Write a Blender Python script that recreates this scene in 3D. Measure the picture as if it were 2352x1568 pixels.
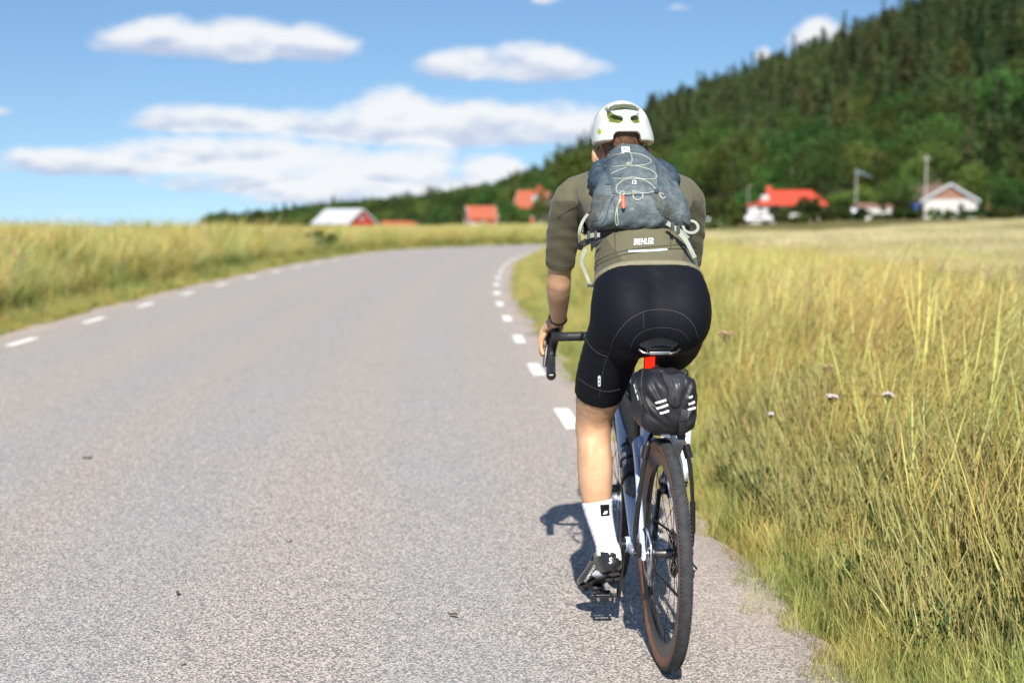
import bpy, bmesh, math, random
import numpy as np
from math import radians as R, sin, cos, pi, atan, tan, sqrt
from mathutils import Vector, Matrix
from mathutils.bvhtree import BVHTree

SC = bpy.context.scene
COL = SC.collection
for _o in list(bpy.data.objects):
    bpy.data.objects.remove(_o)

# ---------------------------------------------------------------- camera
CAM_H = 1.38
FPX = 3267.0                      # focal length in pixels of a 2352 x 1568 picture (50 mm)
HOR = 492.0                       # row of the horizon in that picture
PITCH = math.atan((784.0 - HOR) / FPX)
cam_d = bpy.data.cameras.new('camera')
cam_d.sensor_width = 36.0
cam_d.lens = 36.0 * FPX / 2352.0
cam_d.clip_start = 0.05
cam_d.clip_end = 20000
cam_d.dof.use_dof = True
cam_d.dof.focus_distance = 4.4
cam_d.dof.aperture_fstop = 2.3
cam = bpy.data.objects.new('camera', cam_d)
cam.location = (0, 0, CAM_H)
cam.rotation_euler = (pi / 2 - PITCH, 0, 0)
COL.objects.link(cam)
SC.camera = cam

# ---------------------------------------------------------------- sun and sky
SUN_EL, SUN_AZ = R(39.5), R(181.5)      # azimuth clockwise from +Y: behind the camera
sun_d = bpy.data.lights.new('sun', 'SUN')
sun_d.energy = 5.0
sun_d.angle = R(0.53)
sun_d.color = (1.0, 0.945, 0.86)
sun = bpy.data.objects.new('sun', sun_d)
sdir = Vector((sin(SUN_AZ) * cos(SUN_EL), cos(SUN_AZ) * cos(SUN_EL), sin(SUN_EL)))
sun.rotation_euler = sdir.to_track_quat('Z', 'Y').to_euler()
sun.location = (0, 0, 60)
COL.objects.link(sun)

SC.view_settings.view_transform = 'Standard'
SC.view_settings.look = 'None'
SC.view_settings.gamma = 1.0
SC.view_settings.use_curve_mapping = False
SC.view_settings.exposure = 0.68
SC.cycles.use_denoising = True
SC.cycles.max_bounces = 6
SC.cycles.transparent_max_bounces = 6
SC.cycles.sample_clamp_indirect = 6.0
SC.render.film_transparent = False


class E:
    """small wrapper so that shader maths can be written as expressions"""
    nt = None

    def __init__(self, s):
        self.s = s

    @staticmethod
    def m(op, *a):
        n = E.nt.nodes.new('ShaderNodeMath')
        n.operation = op
        for i, v in enumerate(a):
            if isinstance(v, E):
                E.nt.links.new(v.s, n.inputs[i])
            else:
                n.inputs[i].default_value = float(v)
        return E(n.outputs[0])

    def __add__(s, o): return E.m('ADD', s, o)
    def __radd__(s, o): return E.m('ADD', o, s)
    def __sub__(s, o): return E.m('SUBTRACT', s, o)
    def __rsub__(s, o): return E.m('SUBTRACT', o, s)
    def __mul__(s, o): return E.m('MULTIPLY', s, o)
    def __rmul__(s, o): return E.m('MULTIPLY', o, s)
    def __truediv__(s, o): return E.m('DIVIDE', s, o)
    def mx(s, o): return E.m('MAXIMUM', s, o)
    def mn(s, o): return E.m('MINIMUM', s, o)
    def ab(s): return E.m('ABSOLUTE', s)

    def step(s, a, b):
        n = E.nt.nodes.new('ShaderNodeMapRange')
        n.interpolation_type = 'SMOOTHSTEP'
        E.nt.links.new(s.s, n.inputs[0])
        n.inputs[1].default_value = a
        n.inputs[2].default_value = b
        return E(n.outputs[0])


def vec(x, y, z):
    n = E.nt.nodes.new('ShaderNodeCombineXYZ')
    for i, v in enumerate((x, y, z)):
        if isinstance(v, E):
            E.nt.links.new(v.s, n.inputs[i])
        else:
            n.inputs[i].default_value = v
    return n.outputs[0]


def noise(vs, scale, detail=4.0, rough=0.55, dist=0.0):
    n = E.nt.nodes.new('ShaderNodeTexNoise')
    if vs is not None:
        E.nt.links.new(vs, n.inputs['Vector'])
    n.inputs['Scale'].default_value = scale
    n.inputs['Detail'].default_value = detail
    n.inputs['Roughness'].default_value = rough
    n.inputs['Distortion'].default_value = dist
    return E(n.outputs[0])


def mixc(f, a, b):
    n = E.nt.nodes.new('ShaderNodeMix')
    n.data_type = 'RGBA'
    for sock, v in ((n.inputs[0], f), (n.inputs[6], a), (n.inputs[7], b)):
        if isinstance(v, E):
            E.nt.links.new(v.s, sock)
        elif hasattr(v, 'is_output'):
            E.nt.links.new(v, sock)
        elif isinstance(v, (int, float)):
            sock.default_value = v
        else:
            sock.default_value = (v[0], v[1], v[2], 1.0)
    return n.outputs[2]


def build_world():
    w = bpy.data.worlds.new('World')
    SC.world = w
    w.use_nodes = True
    nt = w.node_tree
    nt.nodes.clear()
    E.nt = nt
    out = nt.nodes.new('ShaderNodeOutputWorld')
    bg = nt.nodes.new('ShaderNodeBackground')
    bg.inputs[1].default_value = 0.075
    sky = nt.nodes.new('ShaderNodeTexSky')
    sky.sky_type = 'NISHITA'
    sky.sun_disc = False
    sky.sun_elevation = SUN_EL
    sky.sun_rotation = SUN_AZ
    sky.altitude = 100
    sky.air_density = 1.0
    sky.dust_density = 0.1
    sky.ozone_density = 3.0
    hs = nt.nodes.new('ShaderNodeHueSaturation')
    hs.inputs['Saturation'].default_value = 1.12
    nt.links.new(sky.outputs[0], hs.inputs['Color'])
    tc = nt.nodes.new('ShaderNodeTexCoord')
    # clear northern air: the yellow murk of the lowest few degrees is left out everywhere
    cl = nt.nodes.new('ShaderNodeSeparateXYZ'); nt.links.new(tc.outputs['Generated'], cl.inputs[0])
    nm = nt.nodes.new('ShaderNodeVectorMath'); nm.operation = 'NORMALIZE'
    nt.links.new(vec(E(cl.outputs[0]), E(cl.outputs[1]), E(cl.outputs[2]).ab() * .95 + .095), nm.inputs[0])
    nt.links.new(nm.outputs[0], sky.inputs['Vector'])
    sx = nt.nodes.new('ShaderNodeSeparateXYZ')
    nt.links.new(tc.outputs['Generated'], sx.inputs[0])
    dx, dy, dz = (E(sx.outputs[i]) for i in range(3))
    az = E.m('ARCTAN2', dx, dy)
    el = E.m('ARCSINE', dz)
    # cumulus banks: azimuth, elevation, half width, height above the flat base, depth below, weight
    def pc(x0, x1, yt, yb, wgt=1.0):
        a0, a1 = atan((x0 - 1176) / FPX), atan((x1 - 1176) / FPX)
        et, eb = atan((HOR - yt) / FPX), atan((HOR - yb) / FPX)
        return ((a0 + a1) / 2, eb + (et - eb) * .3, (a1 - a0) / 2, (et - eb) * .7, (et - eb) * .3, wgt)
    banks = [pc(215, 620, 62, 152), pc(430, 720, 52, 158), pc(600, 830, 66, 156),
             pc(940, 1240, 115, 190), pc(1060, 1395, 105, 196),
             pc(290, 690, 248, 314), pc(600, 1440, 228, 342), pc(790, 1020, 200, 310), pc(1000, 1440, 236, 336),
             pc(-60, 470, 346, 408), pc(150, 920, 314, 404), pc(380, 570, 312, 396), pc(840, 1070, 330, 436),
             pc(350, 1240, 372, 452), pc(1040, 1220, 348, 424), pc(540, 1040, 414, 476, .8),
             pc(80, 250, 482, 520, .35), pc(-60, 60, 255, 285, .6),
             pc(1795, 1950, 62, 150), pc(1720, 1770, 100, 160, .4), pc(1210, 1310, -25, 25, .45), pc(1930, 2110, -30, 14, .6),
             pc(1500, 1600, 15, 40, .15)]
    mask = None
    lift = None
    for a0, e0, ra, ru, rd, wg in banks:
        da = (az - a0) * (1.0 / ra)
        de = el - e0
        dv = (de * (1.0 / ru)).mx(de * (-1.0 / rd))
        m = wg - (da * da + dv * dv)
        mask = m if mask is None else mask.mx(m)
        lv = de * (1.0 / (ru + rd)) + m.mn(0.0) * 1.6
        lift = lv if lift is None else lift.mx(lv)
    # the rest of the sky carries fair weather cumulus of the same kind
    far = noise(vec(az * 1.0, el * 3.2, 4.0), 3.3, 3.0, 0.5)
    away = (az.ab() - 0.42).mx(el - 0.19).step(0.0, 0.08)
    gen = (far - 0.56) * 9.0 * away - (1.0 - away) * 3.0
    mask = mask.mx(gen.mn(0.9))
    nv = vec(az, el * 2.0, 0.0)
    n1 = noise(nv, 27.0, 5.0, 0.5, 0.1)
    nv2 = vec(az - 0.004, el * 2.0 + 0.016, 0.0)
    n2 = noise(nv2, 27.0, 4.0, 0.5, 0.1)
    dens = mask.mx(-1.2) + (n1 - 0.5) * 2.2
    alpha = dens.step(-0.30, 0.66) * 0.96
    # lit tops against grey-blue bases
    nv3 = vec(az * 0.7, el * 2.6, 3.0)
    n3 = noise(nv3, 34.0, 3.0, 0.5, 0.2)
    light = (n1 - n2) * 2.2 + (n3 - 0.5) * 1.6 + lift.mx(-.5) * 1.7 + 0.50 + (1.0 - (mask + 1.0).mn(1.0)) * .3
    light = light.mx(0.0).mn(1.0)
    ccol = mixc(light, (4.2, 4.95, 6.6), (7.7, 7.8, 8.0))
    nt.links.new(mixc(alpha, hs.outputs[0], ccol), bg.inputs[0])
    nt.links.new(bg.outputs[0], out.inputs[0])


build_world()

# ---------------------------------------------------------------- helpers
def tag(o, label=None, cat=None, group=None, kind=None):
    if label: o['label'] = label
    if cat: o['category'] = cat
    if group: o['group'] = group
    if kind: o['kind'] = kind
    return o


def empty(name, loc=(0, 0, 0), rot=(0, 0, 0), label=None, cat=None, group=None):
    o = bpy.data.objects.new(name, None)
    o.empty_display_size = 0.1
    o.location = loc
    o.rotation_euler = rot
    COL.objects.link(o)
    return tag(o, label, cat, group)


def link(name, me, parent=None, mat=None):
    o = bpy.data.objects.new(name, me)
    COL.objects.link(o)
    if parent is not None:
        o.parent = parent
    if mat is not None:
        if isinstance(mat, (list, tuple)):
            for m in mat: me.materials.append(m)
        else:
            me.materials.append(mat)
    return o


def mesh_from(name, v, f, smooth=True, angle=None):
    me = bpy.data.meshes.new(name)
    me.from_pydata([tuple(map(float, p)) for p in v], [], [tuple(map(int, q)) for q in f])
    me.update()
    if smooth:
        me.polygons.foreach_set('use_smooth', [True] * len(me.polygons))
        if angle: me.set_sharp_from_angle(angle=R(angle))
    return me


def mesh_np(name, v, loops, sizes, smooth=False):
    """fast mesh from arrays: v (n,3), flat loop indices, face sizes"""
    me = bpy.data.meshes.new(name)
    v = np.asarray(v, np.float32)
    loops = np.asarray(loops, np.int32)
    sizes = np.asarray(sizes, np.int32)
    me.vertices.add(len(v)); me.vertices.foreach_set('co', v.ravel())
    me.loops.add(len(loops)); me.loops.foreach_set('vertex_index', loops)
    me.polygons.add(len(sizes))
    st = np.zeros(len(sizes), np.int32); st[1:] = np.cumsum(sizes)[:-1]
    me.polygons.foreach_set('loop_start', st)
    me.update(calc_edges=True)
    if smooth:
        me.polygons.foreach_set('use_smooth', np.ones(len(sizes), bool))
    return me


def catmull(P, n):
    """resample the rows of P (any width) with n steps per span"""
    P = np.asarray(P, float)
    if n <= 1 or len(P) < 3: 
        return P
    Q = np.vstack([2 * P[0] - P[1], P, 2 * P[-1] - P[-2]])
    out = []
    for i in range(1, len(Q) - 2):
        a, b, c, d = Q[i - 1], Q[i], Q[i + 1], Q[i + 2]
        for k in range(n):
            t = k / n
            out.append(.5 * (2 * b + (c - a) * t + (2 * a - 5 * b + 4 * c - d) * t * t + (3 * b - a - 3 * c + d) * t ** 3))
    out.append(P[-1])
    return np.array(out)


class MB:
    """collects shapes; build() links them as one mesh object"""
    def __init__(s):
        s.v = []; s.f = []

    def add(s, v, f):
        b = len(s.v)
        s.v += [tuple(p) for p in v]
        s.f += [tuple(i + b for i in q) for q in f]
        return s

    def box(s, c, sz, M=None, bev=0.0):
        x, y, z = (k / 2 for k in sz)
        if bev <= 0:
            v = [(-x, -y, -z), (x, -y, -z), (x, y, -z), (-x, y, -z), (-x, -y, z), (x, -y, z), (x, y, z), (-x, y, z)]
            f = [(3, 2, 1, 0), (4, 5, 6, 7), (0, 1, 5, 4), (1, 2, 6, 5), (2, 3, 7, 6), (3, 0, 4, 7)]
        else:
            bm = bmesh.new()
            bmesh.ops.create_cube(bm, size=1)
            for q in bm.verts: q.co = Vector((q.co.x * 2 * x, q.co.y * 2 * y, q.co.z * 2 * z))
            bmesh.ops.bevel(bm, geom=bm.edges[:], offset=bev, segments=2, affect='EDGES', profile=.6)
            bm.verts.index_update()
            v = [tuple(q.co) for q in bm.verts]; f = [tuple(q.index for q in p.verts) for p in bm.faces]
            bm.free()
        c = Vector(c)
        if M is not None: v = [tuple(M @ Vector(p) + c) for p in v]
        else: v = [tuple(Vector(p) + c) for p in v]
        return s.add(v, f)

    def sweep(s, pts, ra, rb=None, up=(0, 0, 1), n=12, caps=True, closed=False):
        """tube along pts with half sizes ra (sideways) and rb (along up)"""
        P = [Vector(p) for p in pts]
        m = len(P)
        ra = list(ra) if hasattr(ra, '__len__') else [ra] * m
        rb = ra if rb is None else (list(rb) if hasattr(rb, '__len__') else [rb] * m)
        v = []; f = []
        up = Vector(up)
        prevU = up
        for i, p in enumerate(P):
            if closed:
                t = (P[(i + 1) % m] - P[i - 1]).normalized()
            else:
                t = (P[min(i + 1, m - 1)] - P[max(i - 1, 0)]).normalized()
            u = up - t * up.dot(t)
            if u.length < .15:
                u = prevU - t * prevU.dot(t)
            if u.length < 1e-4:
                u = t.orthogonal()
            u.normalize(); prevU = u
            r = t.cross(u)
            for k in range(n):
                a = 2 * pi * k / n
                v.append(tuple(p + r * (ra[i] * cos(a)) + u * (rb[i] * sin(a))))
        for i in range(m if closed else m - 1):
            j = (i + 1) % m
            for k in range(n):
                l = (k + 1) % n
                f.append((i * n + k, i * n + l, j * n + l, j * n + k))
        if caps and not closed:
            f.append(tuple(range(n - 1, -1, -1)))
            f.append(tuple((m - 1) * n + k for k in range(n)))
        return s.add(v, f)

    def ring(s, c, axis, R0, prof, n=48):
        """revolve profile [(axial, radial offset)] round axis at radius R0; the profile is closed"""
        c = Vector(c); ax = Vector(axis).normalized()
        e1 = ax.orthogonal().normalized(); e2 = ax.cross(e1)
        v = []; f = []
        k = len(prof)
        for i in range(n):
            a = 2 * pi * i / n
            d = e1 * cos(a) + e2 * sin(a)
            for (h, r) in prof:
                v.append(tuple(c + ax * h + d * (R0 + r)))
        for i in range(n):
            j = (i + 1) % n
            for q in range(k):
                w = (q + 1) % k
                f.append((i * k + q, i * k + w, j * k + w, j * k + q))
        return s.add(v, f)

    def lathe(s, c, axis, prof, n=20):
        """open profile [(axial, radius)]"""
        c = Vector(c); ax = Vector(axis).normalized()
        e1 = ax.orthogonal().normalized(); e2 = ax.cross(e1)
        v = []; f = []
        k = len(prof)
        for i in range(n):
            a = 2 * pi * i / n
            d = e1 * cos(a) + e2 * sin(a)
            for (h, r) in prof:
                v.append(tuple(c + ax * h + d * max(r, 1e-5)))
        for i in range(n):
            j = (i + 1) % n
            for q in range(k - 1):
                f.append((i * k + q, j * k + q, j * k + q + 1, i * k + q + 1))
        return s.add(v, f)

    def build(s, name, mat=None, parent=None, smooth=True, angle=40):
        me = mesh_from(name, s.v, s.f, smooth, angle)
        return link(name, me, parent, mat)


# ---------------------------------------------------------------- materials
def new_mat(name):
    m = bpy.data.materials.new(name)
    m.use_nodes = True
    nt = m.node_tree
    E.nt = nt
    b = nt.nodes['Principled BSDF']
    return m, nt, b


def coords(nt, which='Object'):
    return nt.nodes.new('ShaderNodeTexCoord').outputs[which]


def simple(name, col, rough=.5, metal=0., vary=.12, scale=30., bump=0., bscale=200., spec=.5, coat=0., bdetail=2., bdist=.002):
    m, nt, b = new_mat(name)
    c = coords(nt)
    n = noise(c, scale, 5.)
    lo = [k * (1 - vary) for k in col]; hi = [min(1, k * (1 + vary)) for k in col]
    nt.links.new(mixc(n.step(.25, .75), lo, hi), b.inputs['Base Color'])
    b.inputs['Roughness'].default_value = rough
    b.inputs['Metallic'].default_value = metal
    b.inputs['Specular IOR Level'].default_value = spec
    if coat: b.inputs['Coat Weight'].default_value = coat
    if bump:
        nb = noise(c, bscale, bdetail)
        bp = nt.nodes.new('ShaderNodeBump')
        bp.inputs['Strength'].default_value = bump
        bp.inputs['Distance'].default_value = bdist
        nt.links.new(nb.s, bp.inputs['Height'])
        nt.links.new(bp.outputs[0], b.inputs['Normal'])
    return m


def plant_mat(name, tint=(1, 1, 1), rough=.6, transl=.35, patch=None, spec=.25, vary=.25, rnd=.3):
    """colour comes from the mesh attribute Col; patches of another tint by world position"""
    m, nt, b = new_mat(name)
    at = nt.nodes.new('ShaderNodeAttribute'); at.attribute_name = 'Col'
    geo = nt.nodes.new('ShaderNodeNewGeometry')
    oi = nt.nodes.new('ShaderNodeObjectInfo')
    mul = nt.nodes.new('ShaderNodeMix'); mul.data_type = 'RGBA'; mul.blend_type = 'MULTIPLY'
    mul.inputs[0].default_value = 1.0
    nt.links.new(at.outputs['Color'], mul.inputs[6])
    if patch:
        n = noise(geo.outputs['Position'], patch[0], 3., .5)
        nt.links.new(mixc(n.step(.36, .64), patch[1], patch[2]), mul.inputs[7])
    else:
        mul.inputs[7].default_value = (*tint, 1)
    hs = nt.nodes.new('ShaderNodeHueSaturation')
    nt.links.new(mul.outputs[2], hs.inputs['Color'])
    val = E(oi.outputs['Random']) * rnd + (1.0 - rnd * .5)
    nt.links.new(val.s, hs.inputs['Value'])
    hue = E.m('FRACT', E(oi.outputs['Random']) * 7.31) * (rnd * .12) + (.5 - rnd * .06)
    nt.links.new(hue.s, hs.inputs['Hue'])
    nt.links.new(hs.outputs[0], b.inputs['Base Color'])
    b.inputs['Roughness'].default_value = rough
    b.inputs['Specular IOR Level'].default_value = spec
    if transl:
        tr = nt.nodes.new('ShaderNodeBsdfTranslucent')
        nt.links.new(hs.outputs[0], tr.inputs[0])
        mx = nt.nodes.new('ShaderNodeMixShader')
        mx.inputs[0].default_value = transl
        nt.links.new(b.outputs[0], mx.inputs[1]); nt.links.new(tr.outputs[0], mx.inputs[2])
        nt.links.new(mx.outputs[0], nt.nodes['Material Output'].inputs[0])
    return m


def set_col(me, cols):
    """per-vertex colours (n,3)"""
    a = me.attributes.new('Col', 'FLOAT_COLOR', 'POINT')
    c = np.ones((len(cols), 4), np.float32); c[:, :3] = cols
    a.data.foreach_set('color', c.ravel())


def stuff_instances(name, pts, rot, scl, idx, protos, label=None, cat=None, parent=None):
    """one object whose geometry nodes set a prototype mesh at every point"""
    coll = bpy.data.collections.new(name + '_kinds')
    for k, (me, mt) in enumerate(protos):
        if not me.materials: me.materials.append(mt)
        o = bpy.data.objects.new('%s_kind_%s' % (name, 'abcdefghijkl'[k]), me)
        coll.objects.link(o)
    me = bpy.data.meshes.new(name)
    n = len(pts)
    me.vertices.add(n); me.vertices.foreach_set('co', np.asarray(pts, np.float32).ravel())
    a = me.attributes.new('rot', 'FLOAT_VECTOR', 'POINT'); a.data.foreach_set('vector', np.asarray(rot, np.float32).ravel())
    a = me.attributes.new('scl', 'FLOAT', 'POINT'); a.data.foreach_set('value', np.asarray(scl, np.float32).ravel())
    a = me.attributes.new('idx', 'INT', 'POINT'); a.data.foreach_set('value', np.asarray(idx, np.int32).ravel())
    o = link(name, me, parent)
    tag(o, label, cat, kind='stuff')
    ng = bpy.data.node_groups.new(name, 'GeometryNodeTree')
    ng.interface.new_socket('Geometry', in_out='INPUT', socket_type='NodeSocketGeometry')
    ng.interface.new_socket('Geometry', in_out='OUTPUT', socket_type='NodeSocketGeometry')
    N = ng.nodes.new; L = ng.links.new
    gi, go = N('NodeGroupInput'), N('NodeGroupOutput')
    ip = N('GeometryNodeInstanceOnPoints')
    ci = N('GeometryNodeCollectionInfo')
    ci.inputs['Collection'].default_value = coll
    ci.inputs['Separate Children'].default_value = True
    ci.inputs['Reset Children'].default_value = True
    def attr(nm, ty):
        q = N('GeometryNodeInputNamedAttribute'); q.data_type = ty
        q.inputs['Name'].default_value = nm
        return [s for s in q.outputs if s.enabled and s.name == 'Attribute'][0]
    mp = N('GeometryNodeMeshToPoints')
    L(gi.outputs[0], mp.inputs[0])
    L(mp.outputs[0], ip.inputs['Points'])
    L(ci.outputs[0], ip.inputs['Instance'])
    ip.inputs['Pick Instance'].default_value = True
    L(attr('idx', 'INT'), ip.inputs['Instance Index'])
    L(attr('rot', 'FLOAT_VECTOR'), ip.inputs['Rotation'])
    L(attr('scl', 'FLOAT'), ip.inputs['Scale'])
    L(ip.outputs[0], go.inputs[0])
    md = o.modifiers.new('scatter', 'NODES'); md.node_group = ng
    return o


RNG = np.random.default_rng(7)
random.seed(7)

# ---------------------------------------------------------------- road geometry
LEFT = catmull([(-4.3, -14), (-4.62, -8), (-5.02, 0), (-5.24, 4.3), (-5.60, 10.5), (-5.88, 16.5), (-6.14, 23), (-6.22, 30.5),
                (-6.0, 41.7), (-5.1, 52.0), (-3.2, 58.8), (.4, 64.4), (6, 69.8), (14, 75), (30, 82), (60, 91), (110, 103)], 8)
RW = 6.22


def normals2(P):
    T = np.gradient(P, axis=0)
    T /= np.linalg.norm(T, axis=1)[:, None]
    return T, np.stack([T[:, 1], -T[:, 0]], 1)      # tangent, normal to the right


LT, LN = normals2(LEFT)
CEN = LEFT + LN * RW / 2


def road_side(x, y):
    """signed distance to the right of the centre line"""
    P = np.stack([np.ravel(x), np.ravel(y)], 1)
    out = np.empty(len(P))
    for i in range(0, len(P), 20000):
        q = P[i:i + 20000]
        d = q[:, None, :] - CEN[None]
        k = np.argmin((d ** 2).sum(2), 1)
        v = q - CEN[k]
        along = (v * LT[k]).sum(1)
        side = (v * LN[k]).sum(1)
        dist = np.linalg.norm(v, axis=1)
        out[i:i + 20000] = np.where(np.abs(along) > np.abs(side), np.sign(side) * dist, side)
    return out.reshape(np.shape(x))


def sstep(a, b, x):
    t = np.clip((x - a) / (b - a), 0, 1)
    return t * t * (3 - 2 * t)


def wob(x, y):
    return (np.sin(x * .9 + 1.3 * np.sin(y * .37)) * np.cos(y * .71 + np.sin(x * .53)) * .6 + np.sin(x * 2.3 + y * 1.1) * np.cos(y * 1.9 - x * .7) * .4)


# the wooded ridge: bearing (x / y), distance of its crest, height of its crest above the eye per metre, distance of its foot
RIDGE = np.array([(-.36, 1900, -.010, 1500), (-.25, 1700, -.0085, 1300), (-.222, 1500, -.0045, 1100), (-.176, 1400, .002, 1000), (-.146, 1300, .0082, 900),
                  (-.084, 1150, .0125, 650), (-.023, 1000, .0225, 480), (.0227, 900, .0350, 400), (.0686, 800, .0585, 345), (.099, 740, .0775, 310),
                  (.160, 650, .0990, 265), (.2216, 580, .1245, 255), (.289, 520, .1510, 250), (.36, 470, .178, 248), (.47, 430, .215, 240),
                  (.65, 400, .24, 235), (1.2, 380, .22, 230), (2.5, 380, .15, 230)], float)
TREE_H = 13.0


def hill_h(x, y):
    x = np.asarray(x, float); y = np.asarray(y, float)
    yy = np.maximum(y, 1.0)
    u = np.clip(x / yy, -.5, 2.5)
    rr, kk, rb = (np.interp(u, RIDGE[:, 0], RIDGE[:, i]) for i in (1, 2, 3))
    crest = np.maximum(kk * rr + CAM_H - TREE_H - base_h(u * rr, rr), 0)
    t = (yy - rb) / (rr - rb)
    up = np.clip(t, 0, 1)
    prof = .55 * up + .45 * up * up * (3 - 2 * up)
    down = 1 - .85 * sstep(1.0, 2.4, t)
    return np.where(y > 50, crest * prof * down, 0) * (1 + .04 * wob(x * .02, y * .02))


def base_h(x, y):
    x = np.asarray(x, float); y = np.asarray(y, float)
    r = np.hypot(x, y)
    z = -.012 * np.maximum(0, r - 75) * (1 - sstep(5, 45, x) * (y > 0) * (1 - sstep(250, 600, y)))
    z = z + sstep(38, 110, y) * (1 - sstep(260, 500, y)) * sstep(2, 10, x) * (-.50 + .95 * sstep(14, 46, x) + .012 * np.clip(x - 40, 0, 60))
    return z


def ground_h(x, y):
    x = np.asarray(x, float); y = np.asarray(y, float)
    z = base_h(x, y)
    near = (np.abs(x) < 90) & (y > -30) & (y < 130)
    s = np.full(x.shape, 50.0)
    if near.any():
        s[near] = road_side(x[near], y[near])
    e = np.abs(s) - RW / 2
    right = s > 0
    prof = np.where(right,
                    -.03 - .05 * sstep(.3, 1.3, e) - .10 * sstep(1.3, 2.6, e) + .14 * sstep(3.4, 6.5, e),
                    -.03 + .05 * sstep(.5, 2.0, e) - .012 * np.clip(e - 3, 0, 40))
    amp = .05 * sstep(1.0, 3.0, e)
    return z + np.where(e < 45, prof, prof) + amp * wob(x, y)


# ---------------------------------------------------------------- ground sheet, hill sheet
def ground_material(name, cols, scale):
    m, nt, b = new_mat(name)
    g = nt.nodes.new('ShaderNodeNewGeometry').outputs['Position']
    n1 = noise(g, scale, 6., .6); n2 = noise(g, scale * 9, 4., .6)
    c = mixc(n1.step(.35, .65), cols[0], cols[1])
    c = mixc(n2.step(.4, .7) * .6, c, cols[2])
    nt.links.new(c, b.inputs['Base Color'])
    b.inputs['Roughness'].default_value = .95
    b.inputs['Specular IOR Level'].default_value = .1
    bp = nt.nodes.new('ShaderNodeBump'); bp.inputs['Strength'].default_value = .6; bp.inputs['Distance'].default_value = .03
    nt.links.new(n2.s, bp.inputs['Height']); nt.links.new(bp.outputs[0], b.inputs['Normal'])
    return m


def build_ground():
    az = np.concatenate([np.arange(-34, 34, .5), np.arange(34, 326, 4.0)])
    az = np.radians(az)
    rr = np.concatenate([[.6], np.geomspace(1.5, 12000, 150)])
    A, Rr = np.meshgrid(az, rr)
    X, Y = Rr * np.sin(A), Rr * np.cos(A)
    Z = ground_h(X, Y)
    n, k = X.shape
    V = np.stack([X, Y, Z], 2).reshape(-1, 3)
    V = np.vstack([V, [[0, 0, -.03]]])
    i, j = np.meshgrid(np.arange(n - 1), np.arange(k), indexing='ij')
    jn = (j + 1) % k
    q = np.stack([i * k + j, i * k + jn, (i + 1) * k + jn, (i + 1) * k + j], 2).reshape(-1, 4)[:, ::-1]
    c = len(V) - 1
    jj = np.arange(k)
    tri = np.stack([np.full(k, c), (jj + 1) % k, jj], 1)
    loops = np.concatenate([q.ravel(), tri.ravel()])
    me = mesh_np('ground', V, loops, [4] * len(q) + [3] * len(tri), True)
    link('ground', me, None, ground_material('soil_and_thatch', ((.10, .10, .03), (.20, .16, .065), (.06, .075, .02)), .35))['kind'] = 'structure'


build_ground()


def build_hill():
    xs = np.concatenate([np.arange(-1500, -200, 50), np.arange(-200, 640, 14)])
    ys = np.concatenate([np.arange(150, 1000, 14), np.arange(1000, 3000, 60)])
    X, Y = np.meshgrid(xs, ys)
    H = hill_h(X, Y)
    Z = base_h(X, Y) + H - .6
    n, k = X.shape
    V = np.stack([X, Y, Z], 2).reshape(-1, 3)
    i, j = np.meshgrid(np.arange(n - 1), np.arange(k - 1), indexing='ij')
    q = np.stack([i * k + j, i * k + j + 1, (i + 1) * k + j + 1, (i + 1) * k + j], 2).reshape(-1, 4)
    keep = H.ravel()[q].max(1) > .02
    q = q[keep]
    me = mesh_np('hill', V, q.ravel(), [4] * len(q), True)
    bm = bmesh.new(); bm.from_mesh(me)
    bmesh.ops.delete(bm, geom=[v for v in bm.verts if not v.link_faces], context='VERTS')
    bm.to_mesh(me); bm.free()
    link('hill', me, None, ground_material('forest_floor', ((.028, .036, .012), (.045, .05, .018), (.06, .05, .03)), .06))['kind'] = 'structure'


build_hill()


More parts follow.
